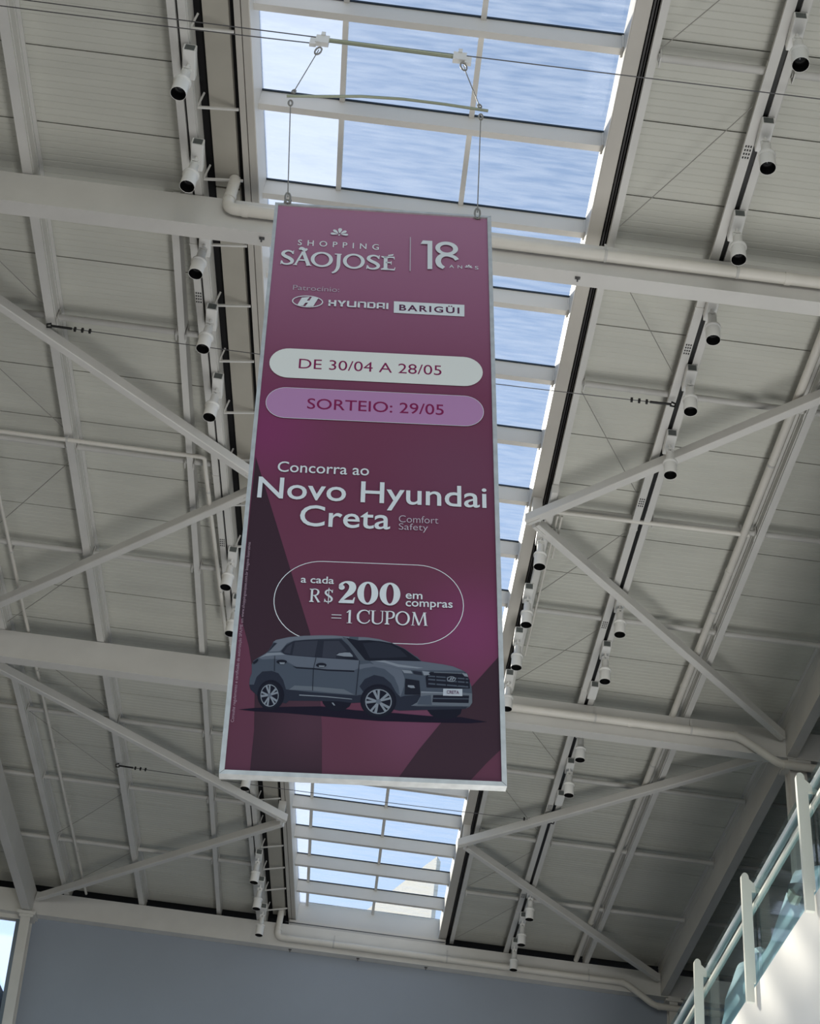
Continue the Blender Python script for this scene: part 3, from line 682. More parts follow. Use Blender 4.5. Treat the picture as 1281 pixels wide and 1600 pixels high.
pipe('conduit', [(1.39, 11.4, 9.84), (1.39, 12.1, 9.84)], .012, 'very thin short conduit beside the first skylight-side spotlight', 'conduit', bend=.03)

# ------------------------------------------------------------------ brace wires
def wires(prefix, segs, za):
    for (a, b, nm) in segs:
        m = MB(); m.tube([(a[0], a[1], za), ((a[0] + b[0]) / 2, (a[1] + b[1]) / 2, za - .008), (b[0], b[1], za)], .004, 6)
        tag(m.build('brace_wire', wire_mat), prefix + nm, 'wire', 'thin zigzag brace wires under the deck')
wires('thin brace wire right of the skylight, ', [((1.30, 5.97), (2.09, 4.9), 'nearest of all, above the first tie tube'), ((2.09, 6.36), (1.30, 7.65), 'falling left to the nearest beam'),
  ((1.30, 8.0), (2.09, 9.25), 'just behind the nearest beam'), ((1.30, 9.62), (2.09, 10.96), 'ending above the right brace'),
  ((2.09, 11.54), (1.30, 12.83), 'just behind the right brace node'), ((2.09, 13.31), (1.30, 14.56), 'falling left to the middle beam'),
  ((1.30, 15.0), (2.09, 16.32), 'just behind the middle beam'), ((1.30, 16.75), (2.09, 18.15), 'beside the lower right banner corner'),
  ((2.09, 18.74), (1.30, 20.1), 'just behind the far brace node'), ((2.09, 20.5), (1.30, 21.95), 'falling left to the far beam')], 9.87)
wires('thin brace wire left of the wide purlin, ', [((-4.88, 7.9), (-3.77, 9.4), 'just behind the nearest beam'), ((-4.88, 9.55), (-3.77, 11.08), 'rising to the crossing conduit'),
  ((-3.77, 11.55), (-4.88, 13.0), 'falling left from the crossing conduit'), ((-3.77, 13.35), (-4.88, 14.68), 'falling left to the middle beam'),
  ((-4.88, 14.95), (-3.77, 16.42), 'just behind the middle beam'), ((-4.88, 16.68), (-3.77, 18.16), 'meeting the far tie tube'),
  ((-3.77, 18.6), (-4.88, 20.1), 'falling left past the far conduit'), ((-3.77, 20.4), (-4.88, 21.8), 'nearest the dark end wall')], 9.87)

# ------------------------------------------------------------------ banner rigging
def cable(y, x0, x1, z, sag, label, hooks):
    t = thing('span_cable', (x0, y, z), label, 'cable')
    n = 16
    pts = [((x1 - x0) * i / n, 0, -sag * 4 * (i / n) * (1 - i / n)) for i in range(n + 1)]
    MB().tube(pts, .0045, 6).build('wire_rope', steel, t)
    for e in hooks:
        sgn = 1 if e == 0 else -1
        bx = 0 if e == 0 else x1 - x0
        MB().tube([(bx, 0, 0), (bx + sgn * .20, 0, -.004)], .012, 8).build('turnbuckle', black, t)
        for k in range(3):
            cx = bx + sgn * (.23 + .07 * k)
            MB().box(cx - .010, cx + .010, -.014, .014, -.026, .012).build('wire_clip', black, t)
        MB().tube([(bx, 0, .03), (bx - sgn * .04, 0, .015), (bx - sgn * .03, 0, -.025), (bx + sgn * .015, 0, -.018)], .009, 8).build('hook', black, t)
    return t
cable(6.13, -4.9, 4.6, 9.74, .03, 'steel cable at the top of the picture carrying the bar above the banner', ())
cable(6.19, -4.9, -1.25, 9.72, .02, 'second thin steel cable running to the left end of the upper bar', ())
cable(9.49, -3.70, 2.12, 9.72, .03, 'steel cable with black turnbuckles passing behind the banner near its date plates', (0, 1))
cable(17.6, -3.72, 2.2, 9.74, .03, 'steel cable with black turnbuckles below the banner bottom edge', (0, 1))

for z, nm in ((9.89, 'upper'), (9.83, 'lower')):
    wb(MB().tube([(-1.42, 22.2, z), (1.16, 22.2, z)], .007, 6), 'blind_cord', steel)
YB = 6.13
t = thing('spreader_bar', (-.71, YB, 9.66), 'upper weathered aluminium bar with two square clamps on the cable above the banner', 'bar')
MB().tube([(-.50, 0, .03), (.50, 0, .02)], .017, 10).build('bar_tube', olive, t)
for x in (-.52, .52):
    m = MB(); m.box(x - .05, x + .05, -.02, .02, -.035, .06); m.box(x - .015, x + .015, -.03, .03, .05, .09); m.box(x + (-.09 if x < 0 else .04), x + (-.04 if x < 0 else .09), -.015, .015, -.06, .02)
    m.build('clamp_block', spot_white, t)
t = thing('hanger_bar', (-.65, YB, 8.98), 'slightly bowed thin dark bar between the upper bar and the banner', 'bar')
MB().tube([(-.73, 0, -.065), (-.5, 0, -.02), (-.2, 0, .045), (.1, 0, .075), (.4, 0, .075), (.72, 0, .06)], .011, 8).build('bar_tube', olive, t)
def hang(p, q, label, mat_=None):
    p, q = Vector(p), Vector(q)
    d = (q - p)
    t = thing('hanging_wire', p, label, 'wire')
    MB().tube([d * .08, d * .94], .004, 6).build('wire_rope', wire_mat, t)
    return t, d
def ring(t, c, d, ln, wd):
    d = d.normalized(); s = Vector((d.z, 0, -d.x)).normalized()
    pts = [c + d * (ln * math.cos(a)) + s * (wd * math.sin(a)) for a in [2 * PI * i / 12 for i in range(13)]]
    MB().tube(pts, .007, 6, caps=False).build('carabiner', wire_mat, t)
for p, q, lab in (((-1.23, YB, 9.60), (-1.345, YB, 8.94), 'short sloping wire from the left clamp to the thin bar'), ((-.17, YB, 9.62), (.015, YB, 9.05), 'short sloping wire from the right clamp to the thin bar')):
    t, d = hang(p, q, lab)
    ring(t, d * .10, d, .05, .022); ring(t, d * .94, d, .022, .012)
BASE_T = Vector((-.555, 6.25, 7.919))
for p, q, lab in (((-1.35, YB, 8.91), (-1.20, 6.235, 7.84), 'long wire from the thin bar to the upper left banner corner'), ((.018, YB, 9.03), (.085, 6.25, 7.945), 'long wire from the thin bar to the upper right banner corner')):
    t, d = hang(p, q, lab)
    ring(t, d * .95, d, .05, .018); ring(t, d * .06, d, .03, .014); 
    MB().tube([d * .985 + Vector((.02, 0, -.01)), d * .985 + Vector((.022, 0, .02)), d * .985 + Vector((-.022, 0, .02)), d * .985 + Vector((-.02, 0, -.01))], .006, 6).build('eyelet', wire_mat, t)

# ------------------------------------------------------------------ banner
BW, BH = 1.469, 4.225
a_, b_, g_ = math.radians(.41), math.radians(4.158), math.radians(-5.565)
Mb = Matrix.Rotation(a_, 4, 'Z') @ Matrix.Rotation(b_, 4, 'X') @ Matrix.Rotation(g_, 4, 'Y')
banner = thing('advertising_banner', (0, 0, 0), 'tall framed purple promotional banner with a printed grey car hanging under the skylight', 'banner')
banner.matrix_world = Matrix.Translation(BASE_T) @ Mb @ Matrix.Translation((0, 0, -BH))
def L3(x, z, y): return (x - BW / 2, y, z + BH)           # print coordinates (x right, z down from the top) to the banner's own space

def ramp_material(name, stops, axis='Z', patch=None):
    m = bpy.data.materials.new(name); m.use_nodes = True
    nt = m.node_tree; b = nt.nodes['Principled BSDF']
    b.inputs['Roughness'].default_value = 0.5; b.inputs['Specular IOR Level'].default_value = 0.06
    tc = nt.nodes.new('ShaderNodeTexCoord'); sp = nt.nodes.new('ShaderNodeSeparateXYZ')
    mr = nt.nodes.new('ShaderNodeMapRange'); mr.inputs['From Min'].default_value = 0; mr.inputs['From Max'].default_value = BH
    rp = nt.nodes.new('ShaderNodeValToRGB')
    L = nt.links.new
    L(tc.outputs['Object'], sp.inputs[0]); L(sp.outputs[2], mr.inputs[0]); L(mr.outputs[0], rp.inputs[0])
    els = rp.color_ramp.elements
    els[0].position, els[1].position = stops[0][0], stops[-1][0]
    els[0].color, els[1].color = lin(stops[0][1]) + (1,), lin(stops[-1][1]) + (1,)
    for p, c in stops[1:-1]:
        e = els.new(p); e.color = lin(c) + (1,)
    col = rp.outputs[0]
    for (px_, pz_, r, c, amt) in (patch or ()):            # printed soft magenta spots
        vm = nt.nodes.new('ShaderNodeVectorMath'); vm.operation = 'DISTANCE'; vm.inputs[1].default_value = L3(px_, pz_, 0)
        m2 = nt.nodes.new('ShaderNodeMapRange'); m2.interpolation_type = 'SMOOTHSTEP'
        m2.inputs['From Min'].default_value = 0; m2.inputs['From Max'].default_value = r
        m2.inputs['To Min'].default_value = amt; m2.inputs['To Max'].default_value = 0
        mx = nt.nodes.new('ShaderNodeMix'); mx.data_type = 'RGBA'
        L(tc.outputs['Object'], vm.inputs[0]); L(vm.outputs['Value'], m2.inputs[0]); L(m2.outputs[0], mx.inputs['Factor'])
        L(col, mx.inputs['A']); mx.inputs['B'].default_value = lin(c) + (1,)
        col = mx.outputs['Result']
    L(col, b.inputs['Base Color'])
    return m
def ink(name, rgb, rough=.5): 
    return mat(name, rgb, rough, spec=.06)
purple = ramp_material('purple_print_with_sheen', [(0.0, (102, 63, 80)), (.25, (114, 66, 86)), (.45, (118, 66, 89)), (.62, (126, 71, 96)), (.8, (154, 102, 130)), (1.0, (174, 126, 154))],  # lighter upper stops paint the sheen into the banner top
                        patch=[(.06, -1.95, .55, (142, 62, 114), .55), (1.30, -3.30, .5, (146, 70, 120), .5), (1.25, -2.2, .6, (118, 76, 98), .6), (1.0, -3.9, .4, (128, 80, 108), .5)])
plum = ramp_material('plum_print', [(0.0, (68, 50, 60)), (1.0, (68, 50, 60))], patch=[(.45, -3.9, .35, (90, 62, 76), .8)])
w_ink = ink('white_ink', (226, 232, 236)); l_ink = ink('pale_grey_ink', (232, 234, 230)); lilac = ink('lilac_ink', (186, 140, 184)); wine = ink('wine_ink', (134, 42, 88)); dark_ink = ink('dark_purple_ink', (96, 54, 84)); thin_ink = ink('soft_white_ink', (190, 178, 190))
small_ink = ink('small_print_ink', (176, 150, 166))

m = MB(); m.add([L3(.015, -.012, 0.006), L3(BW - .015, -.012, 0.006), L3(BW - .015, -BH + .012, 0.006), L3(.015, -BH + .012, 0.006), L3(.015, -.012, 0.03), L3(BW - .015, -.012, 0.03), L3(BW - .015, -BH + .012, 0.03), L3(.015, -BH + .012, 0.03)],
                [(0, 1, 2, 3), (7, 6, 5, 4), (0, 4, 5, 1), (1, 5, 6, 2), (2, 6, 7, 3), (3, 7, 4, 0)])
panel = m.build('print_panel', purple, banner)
def frame_member(p):                          # mitred profile: outer corners then inner corners
    m = MB(); vs_ = [L3(x, z, y) for y in (-.008, .055) for x, z in p]
    m.add(vs_, [(0, 1, 2, 3), (7, 6, 5, 4), (0, 4, 5, 1), (1, 5, 6, 2), (2, 6, 7, 3), (3, 7, 4, 0)])
    m.build('frame_profile', alu, banner)
fi = .026
frame_member([(0, 0), (BW, 0), (BW - fi, -.018), (.022, -.018)])
frame_member([(0, -.002), (.022, -.0195), (fi, -BH + fi), (0, -BH + .002)])
frame_member([(BW, -.002), (BW - fi, -.0195), (BW - fi, -BH + fi), (BW, -BH + .002)])
frame_member([(0, -BH), (BW, -BH), (BW - fi - .001, -BH + fi - .002), (fi + .001, -BH + fi - .002)])

LAY = [0]
def layer(): LAY[0] += 1; return 0.0055 - LAY[0] * .00025
def flat_poly(mb, pts, y): mb.add([L3(x, z, y) for x, z in pts], [tuple(range(len(pts)))])
def printed(name, polys, m, parent=None, y=None):
    y = y if y is not None else layer()
    mb = MB()
    for k_, p in enumerate(polys): flat_poly(mb, p, y - (k_ % 2) * .00003)
    return mb.build(name, m, parent or panel, fix=False)
def ellipse(cx, cz, rx, rz, n=40, a0=0, a1=2 * PI):
    return [(cx + rx * math.cos(a0 + (a1 - a0) * i / n), cz + rz * math.sin(a0 + (a1 - a0) * i / n)) for i in range(n if abs(a1 - a0 - 2 * PI) < 1e-6 else n + 1)]
def ringquads(outer, inner, closed=True):
    n = len(outer)
    return [[outer[i], outer[(i + 1) % n], inner[(i + 1) % n], inner[i]] for i in range(n if closed else n - 1)]
def stadium(x0, x1, z0, z1, skew=0.0, n=16):
    r = (z1 - z0) / 2; cz = (z0 + z1) / 2
    pts = [(x1 - r + r * math.sin(a), cz + r * math.cos(a)) for a in [PI * i / n for i in range(n + 1)]]
    pts += [(x0 + r - r * math.sin(a), cz - r * math.cos(a)) for a in [PI * i / n for i in range(n + 1)]]
    return [(x, z + skew * (x - (x0 + x1) / 2)) for x, z in pts]

# printed background shapes and car
printed('printed_shape', DARK_BAND, plum)
printed('printed_shape', DARK_CORNER, plum, y=0.0055 - LAY[0] * .00025)
ov = stadium(.2042, 1.2575, -3.408, -2.886, .015, 24); ovi = stadium(.2086, 1.2531, -3.4036, -2.8904, .015, 24)
printed('printed_outline', ringquads(ov, ovi), w_ink)
CARCOL = [(38, 34, 50), (36, 37, 50), (88, 96, 110), (52, 56, 70), (112, 120, 134), (124, 131, 144), (52, 55, 68), (68, 71, 84), (92, 98, 110), (116, 123, 134), (40, 42, 54), (150, 157, 168), (205, 212, 222)]
car_inks = [ink('car_ink', tuple(min(255, int(v * .93)) for v in c)) for c in CARCOL]
mb = MB()
yc = layer()
for i, (c, p) in enumerate(CAR):
    mb.m = c
    flat_poly(mb, p, yc - i * .00004)
LAY[0] += int(len(CAR) * .00004 / .00025) + 1
mb.build('printed_car', car_inks, panel, fix=False)

# lettering
def text_mesh(s, offset=0.0, spacing=1.0):
    cu = bpy.data.curves.new('t', 'FONT'); cu.body = s; cu.size = 1.0; cu.offset = offset; cu.space_character = spacing
    cu.resolution_u = 4
    ob = bpy.data.objects.new('t', cu); COL.objects.link(ob)
    dg = bpy.context.evaluated_depsgraph_get()
    me = bpy.data.meshes.new_from_object(ob.evaluated_get(dg))
    vs_ = [(v.co.x, v.co.y) for v in me.vertices]; fs = [tuple(p.vertices) for p in me.polygons]
    bpy.data.objects.remove(ob); bpy.data.meshes.remove(me); bpy.data.curves.remove(cu)
    return vs_, fs
hv, _ = text_mesh('H')
CAPH = max(p[1] for p in hv)
def lettering(s, x0, x1, zb, cap, ang, m, offset=0.0, spacing=1.0, parent=None):
    vs_, fs = text_mesh(s, offset, spacing)
    lo, hi = min(p[0] for p in vs_), max(p[0] for p in vs_)
    sx, sz = (x1 - x0) / (hi - lo), cap / CAPH
    y = layer(); xm = (x0 + x1) / 2
    mb = MB(); mb.add([L3(x0 + (px - lo) * sx, zb + pz * sz + ang * (x0 + (px - lo) * sx - xm), y) for px, pz in vs_], fs)
    return mb.build('lettering', m, parent or panel, fix=False)

lettering('SHOPPING', .1747, .7127, -.3863, .0500, .004, w_ink, .008, 1.9)
lettering('Patrocínio:', .1675, .4669, -.7974, .0423, .012, thin_ink, -.004)
printed('printed_plate', [[(.8229, -.8482), (1.28, -.8423), (1.2791, -.9459), (.8232, -.9501)]], w_ink)
lettering('BARIGÜI', .8581, 1.2473, -.9235, .0500, .0108, dark_ink, .024, 1.25)
lettering('AN', 1.1826, 1.2679, -.5131, .028, -.005, w_ink, 0.0, 1.9)
lettering('S', 1.3528, 1.3767, -.5127, .029, 0, w_ink, 0.0)
p1 = stadium(.0609, 1.3902, -1.5435, -1.3021, .013); printed('printed_plate', [p1], l_ink)
lettering('DE 30/04 A 28/05', .2435, 1.1315, -1.464, .0790, .012, wine, 0.0)
p2 = stadium(.0607, 1.3918, -1.8645, -1.6228, .013); printed('printed_plate', [p2], w_ink)
p2i = stadium(.0637, 1.3888, -1.8615, -1.6258, .013); printed('printed_plate', [p2i], lilac)
lettering('SORTEIO: 29/05', .3125, 1.1452, -1.7845, .0810, .012, wine, 0.006)
lettering('Concorra ao', .1662, .7032, -2.2765, .0749, .0135, w_ink, .006)
lettering('Novo Hyundai', .0622, 1.397, -2.4685, .1480, .0090, w_ink, .008)
lettering('Creta', .3169, .8353, -2.6548, .1430, .012, w_ink, .008)
lettering('Comfort', .8849, 1.1134, -2.5974, .0490, .015, thin_ink, -.006)
lettering('Safety', .8858, 1.0539, -2.65, .0450, .0155, thin_ink, -.006)
lettering('a cada', .3468, .531, -3.045, .0455, .0071, w_ink, .01)
lettering('em', .9322, 1.0258, -3.1166, .0500, .012, w_ink, .01)
lettering('compras', .9329, 1.1939, -3.1646, .0500, .0172, w_ink, .01)
lettering('CRETA', 1.1599, 1.2261, -3.701, .0184, .015, dark_ink, .01)
# small print running up the left edge
vs_, fs = text_mesh('Consulte regulamento e certificado de autorização SPA/ME em www.shoppingsaojose.com.br Imagens ilustrativas', -.002)
lo, hi = min(p[0] for p in vs_), max(p[0] for p in vs_)
s_ = (3.9291 - 2.7928) / (hi - lo); y = layer()
mb = MB(); mb.add([L3(.0500 - pz * .0155 / CAPH * 1.0, -3.9291 + (px - lo) * s_, y) for px, pz in vs_], fs)
mb.build('lettering', small_ink, panel, fix=False)

# hand-drawn serif letters: strokes of changing width
def spline(pts, n=6):
    out = []
    P = [pts[0]] + list(pts) + [pts[-1]]
    for i in range(1, len(P) - 2):
        p0, p1_, p2_, p3 = P[i - 1], P[i], P[i + 1], P[i + 2]
        for j in range(n):
            t = j / n
            out.append(tuple(.5 * (2 * b + (c - a) * t + (2 * a - 5 * b + 4 * c - d) * t * t + (3 * b - a - 3 * c + d) * t ** 3) for a, b, c, d in zip(p0, p1_, p2_, p3)))
    out.append(tuple(pts[-1]))
    return out
def stroke(pts, smooth=True):
    p = spline(pts) if smooth else pts
    Lf, Rt = [], []
    for i, (x, z, w) in enumerate(p):
        a, b = p[max(i - 1, 0)], p[min(i + 1, len(p) - 1)]
        dx, dz = b[0] - a[0], b[1] - a[1]; l = math.hypot(dx, dz) or 1
        nx, nz = -dz / l, dx / l
        Lf.append((x + nx * w / 2, z + nz * w / 2)); Rt.append((x - nx * w / 2, z - nz * w / 2))
    return [[Lf[i], Lf[i + 1], Rt[i + 1], Rt[i]] for i in range(len(p) - 1)]
def glyph(ch, x0, x1, zb, h, T, t):
    """polygons of a serif letter in the box x0..x1, zb..zb+h; T thick and t thin stroke in metres"""
    w = x1 - x0
    X = lambda u: x0 + u * w
    Z = lambda v: zb + v * h
    R = lambda u0, v0, u1, v1: [(X(u0), Z(v0)), (X(u1), Z(v0)), (X(u1), Z(v1)), (X(u0), Z(v1))]
    S = lambda *p: stroke([(X(a), Z(b), c) for a, b, c in p])
    Ln = lambda *p: stroke([(X(a), Z(b), c) for a, b, c in p], False)
    def stem(u, v0, v1, wd, serif=True, sw=None):
        hw = wd / 2; out = [[(X(u) - hw, Z(v0)), (X(u) + hw, Z(v0)), (X(u) + hw, Z(v1)), (X(u) - hw, Z(v1))]]
        if serif:
            s2 = sw or wd * 1.1
            for v, d in ((v0, 1), (v1, -1)):
                out.append([(X(u) - s2, Z(v)), (X(u) + s2, Z(v)), (X(u) + s2, Z(v) + d * t * .7), (X(u) + hw, Z(v) + d * t * 1.5), (X(u) - hw, Z(v) + d * t * 1.5), (X(u) - s2, Z(v) + d * t * .7)])
        return out
    if ch == 'O' or ch == '0':
        cx, cz = (x0 + x1) / 2, zb + h / 2
        return ringquads(ellipse(cx, cz, w / 2, h / 2 + t * .3), ellipse(cx, cz, w / 2 - T, h / 2 - t))
    if ch == 'S':
        o = S((.90, .78, t), (.80, .90, t * 1.1), (.52, .965, t * 1.15), (.22, .87, T * .85), (.15, .71, T), (.33, .575, T * 1.05), (.64, .455, T * 1.05), (.86, .30, T), (.80, .12, T * .8), (.50, .03, t * 1.15), (.20, .07, t * 1.1), (.07, .22, t))
        return o + [[(X(.96), Z(1.0)), (X(.90), Z(1.0)), (X(.86), Z(.74)), (X(.93), Z(.74))], [(X(.0), Z(.0)), (X(.07), Z(.0)), (X(.12), Z(.26)), (X(.04), Z(.26))]]
    if ch == 'A':
        o = Ln((.50, 1.0, t), (.10, .0, t * 1.1)) + Ln((.50, 1.02, T), (.88, .0, T)) + [R(.28, .33, .72, .33 + t / h)]
        return o + [R(-.02, 0, .22, .045), R(.72, 0, 1.04, .045)]
    if ch == 'J':
        o = [R(.48, .12, .48 + T / w, 1.0), R(.22, .93, 1.0, 1.0)]
        return o + S((.48 + T / w / 2, .14, T), (.60, -.10, T * .9), (.35, -.32, T * .7), (.02, -.43, t))
    if ch == 'E':
        o = stem(.28, 0, 1, T, sw=T * 1.2)
        o += [R(.28, 1 - t / h, .92, 1), R(.28, .5, .72, .5 + t / h), R(.28, 0, .96, t / h)]
        return o + [[(X(.92), Z(1)), (X(.84), Z(1)), (X(.88), Z(.80)), (X(.93), Z(.80))], [(X(.72), Z(.40)), (X(.67), Z(.40)), (X(.67), Z(.66)), (X(.72), Z(.66))], [(X(.88), Z(0)), (X(.96), Z(0)), (X(1.0), Z(.22)), (X(.95), Z(.22))]]
    if ch == '~':
        return S((.0, .2, t), (.25, .85, T), (.5, .5, T * 1.1), (.75, .15, T), (1.0, .8, t))
    if ch == 'R':
        o = stem(.22, 0, 1, T) + S((.22, 1 - t / h / 2, t), (.55, .985, t), (.80, .90, T * .8), (.85, .75, T), (.75, .58, T * .8), (.5, .505, t), (.22, .50, t))
        return o + Ln((.50, .52, T * .9), (.95, .0, T)) + [R(.82, 0, 1.1, .03)]
    if ch == 'P':
        return stem(.22, 0, 1, T) + S((.22, 1 - t / h / 2, t), (.58, .985, t), (.86, .90, T * .8), (.92, .73, T), (.82, .55, T * .8), (.55, .46, t), (.22, .455, t))
    if ch == '$':
        return glyph('S', x0, x1, zb, h, T, t) + [R(.45, -.12, .45 + t * .8 / w, 1.12)]
    if ch == 'C':
        return S((.92, .72, t), (.85, .88, t * 1.1), (.60, .975, t * 1.1), (.30, .90, T * .8), (.12, .68, T), (.09, .48, T * 1.1), (.14, .26, T), (.34, .07, T * .7), (.62, .02, t * 1.1), (.86, .12, t), (.97, .28, t)) + [[(X(.95), Z(1.0)), (X(.90), Z(1.0)), (X(.88), Z(.68)), (X(.95), Z(.68))]]
    if ch == 'U':
        return [R(.18 - T / w / 2, .28, .18 + T / w / 2, 1), R(.0, .97, .38, 1), R(.86 - t / w / 2, .3, .86 + t / w / 2, 1), R(.70, .97, 1.0, 1)] + S((.18, .32, T), (.22, .13, T * .9), (.42, .02, t * 1.3), (.66, .05, t * 1.1), (.82, .18, t), (.86, .34, t))
    if ch == 'M':
        return Ln((.12, .0, t), (.20, 1.0, t)) + Ln((.19, 1.0, T), (.50, .02, T * .9)) + Ln((.50, .02, t), (.80, 1.0, t)) + Ln((.81, 1.0, T), (.90, .0, T)) + [R(.02, 0, .24, .03), R(.78, 0, 1.02, .03), R(.08, .97, .24, 1), R(.76, .97, .94, 1)]
    if ch == '1':
        return [R(.55 - T / w / 2, 0, .55 + T / w / 2, 1), R(.15, 0, .95, .035)] + Ln((.55, .98, T * .6), (.12, .80, t))
    if ch == '2':
        o = S((.16, .70, T * .55), (.15, .84, T * .5), (.42, .975, t * 1.3), (.74, .90, T * .9), (.84, .74, T * 1.05), (.74, .54, T * .95), (.46, .32, T * .6), (.16, .09, t * 1.2))
        return o + [[(X(.06), Z(0)), (X(.94), Z(0)), (X(1.0), Z(.28)), (X(.94), Z(.28)), (X(.86), Z(.15)), (X(.20), Z(.15)), (X(.06), Z(.06))]] + [ellipse(X(.20), Z(.72), T * .45, T * .45, 14)]
    if ch == '=':
        return [R(0, .0, 1, .16), R(0, .75, 1, .91)]
    return []
def serif_line(items, m, T, t, ang=0.0):
    polys = []
    xs_ = [i[1] for i in items] + [i[2] for i in items]; xm = (min(xs_) + max(xs_)) / 2
    for ch, x0, x1, zb, h in items:
        for p in glyph(ch, x0, x1, zb, h, T, t): polys.append([(x, z + ang * (x - xm)) for x, z in p])
    y = layer()
    mb = MB()
    for k_, p in enumerate(polys): flat_poly(mb, p, y - (k_ % 2) * .00003)
    mb.build('lettering', m, panel, fix=False)
zb = -.5765; h = .132
serif_line([('S', .0717, .1587, zb, h), ('A', .1573, .2716, zb, h * .96), ('O', .268, .4134, zb - .002, h), ('J', .4113, .4687, zb, h * .95), ('O', .4795, .6234, zb - .002, h), ('S', .6342, .7244, zb, h), ('E', .7352, .8256, zb, h * .96), ('~', .188, .240, zb + .140, .020)], w_ink, .0245, .0125, .0075)
printed('lettering', [[(.775, -.4345), (.812, -.4225), (.808, -.4385), (.776, -.4435)]], w_ink)
serif_line([('R', .4006, .4560, -3.1705, .0860), ('$', .4811, .5300, -3.168, .0840)], w_ink, .0115, .0055, .006)
serif_line([('2', .5564, .6517, -3.1664, .142), ('0', .6627, .7792, -3.1675, .145), ('0', .7865, .9024, -3.1675, .145)], w_ink, .0370, .0090, .0100)
serif_line([('=', .5271, .5813, -3.266, .0264), ('1', .6060, .6430, -3.2943, .0850), ('C', .6653, .7392, -3.2925, .0880), ('U', .7400, .8169, -3.2925, .0860), ('P', .8205, .8730, -3.2925, .0860), ('O', .8775, .9572, -3.2930, .0880), ('M', .9617, 1.0543, -3.2925, .0860)], w_ink, .0120, .0055, .0120)

# sponsor's squared lettering, oval emblem, flower, dividing line, big 18
def block(x0, x1, zb, h, ch, T=.0135):
    R = lambda a, b, c, d: [(a, b), (c, b), (c, d), (a, d)]
    zt = zb + h; zm = zb + h / 2
    if ch == 'H': return [R(x0, zb, x0 + T, zt), R(x1 - T, zb, x1, zt), R(x0, zm - T * .45, x1, zm + T * .45)]
    if ch == 'Y': return [[(x0, zt), (x0 + T * 1.2, zt), ((x0 + x1) / 2 + T * .5, zm - .006), ((x0 + x1) / 2 - T * .55, zm - .006)], [(x1 - T * 1.2, zt), (x1, zt), ((x0 + x1) / 2 + T * .55, zm - .006), ((x0 + x1) / 2 - T * .5, zm - .006)], R((x0 + x1) / 2 - T * .55, zb, (x0 + x1) / 2 + T * .55, zm)]
    if ch == 'U': return [R(x0, zb + .008, x0 + T, zt), R(x1 - T, zb, x1, zt), R(x0 + .008, zb, x1, zb + T * .8), [(x0, zb + .008), (x0 + .008, zb), (x0 + T, zb + .004), (x0 + T, zb + .01)]]
    if ch == 'N': return [R(x0, zb, x0 + T, zt), R(x1 - T, zb, x1, zt - .008), R(x0, zt - T * .8, x1 - .008, zt), [(x1, zt - .008), (x1 - .008, zt), (x1 - T, zt - .004), (x1 - T, zt - .01)]]
    if ch == 'D': return [R(x0, zb, x0 + T, zt), R(x1 - T, zb + .008, x1, zt - .008), R(x0, zt - T * .75, x1 - .007, zt), R(x0, zb, x1 - .007, zb + T * .75)]
    if ch == 'A': return [R(x0, zb, x0 + T, zt - .006), R(x1 - T, zb, x1, zt), R(x0 + .006, zt - T * .75, x1, zt), R(x0, zb + h * .25, x1, zb + h * .25 + T * .7)]
    if ch == 'I': return [R(x0, zb, x0 + T, zt)]
polys = []
for ch, a, b in (('H', .4025, .4523), ('Y', .4600, .5152), ('U', .5212, .5811), ('N', .5903, .6446), ('D', .6517, .7047), ('A', .7117, .7648), ('I', .7740, .7875)):
    polys += [[(x, z + .009 * (x - .595)) for x, z in p] for p in block(a, b, -.9275, .0530, ch)]
printed('lettering', polys, w_ink)
eo = [(x, z + .012 * (x - .268)) for x, z in ellipse(.2682, -.9017, .0997, .0518, 36)]; ei = [(x, z + .012 * (x - .268)) for x, z in ellipse(.2682, -.9017, .0925, .0450, 36)]
printed('printed_emblem', ringquads(eo, ei), w_ink)
printed('printed_emblem', H, w_ink)
def flower(cx, cz, s):
    out = []
    for ang, ln, wd in ((176, .95, .25), (134, .95, .27), (86, 1.0, .30), (40, .95, .27), (0, .95, .25)):
        a = math.radians(ang); ux, uz = math.cos(a), math.sin(a)
        pts = []
        for i in range(20):
            th = 2 * PI * i / 20
            r_, q_ = .58 + .42 * math.cos(th), wd * math.sin(th) * (.62 + .38 * math.cos(th))
            pts.append((cx + s * ln * (ux * r_ - uz * q_), cz + s * ln * .95 * (uz * r_ + ux * q_)))
        out.append(pts)
    return out + [[(cx - s * .12, cz), (cx + s * .12, cz), (cx - s * .05, cz - s * .28)]]
y = layer()
for i, p in enumerate(flower(.4460, -.2690, .0620)): printed('printed_flower', [p], w_ink, y=y - i * .00002)
y = layer()
for i, p in enumerate(flower(1.3105, -.5050, .0260)): printed('printed_flower', [p], w_ink, y=y - i * .00002)
printed('printed_line', [[(.9175, -.2540), (.9250, -.2536), (.9268, -.5720), (.9193, -.5715)]], thin_ink)
printed('lettering', ONE, w_ink)
up_o = ellipse(1.165, -.3405, .0760, .0640); up_i = ellipse(1.1640, -.3435, .0435, .0368)
printed('lettering', ringquads(up_o, up_i), w_ink)
printed('lettering', stroke([(1.2335, -.4430, .030), (1.2140, -.4180, .028), (1.1640, -.4010, .030), (1.1250, -.4190, .034), (1.1080, -.4600, .037), (1.1180, -.5010, .036), (1.1460, -.5250, .027)]), w_ink)

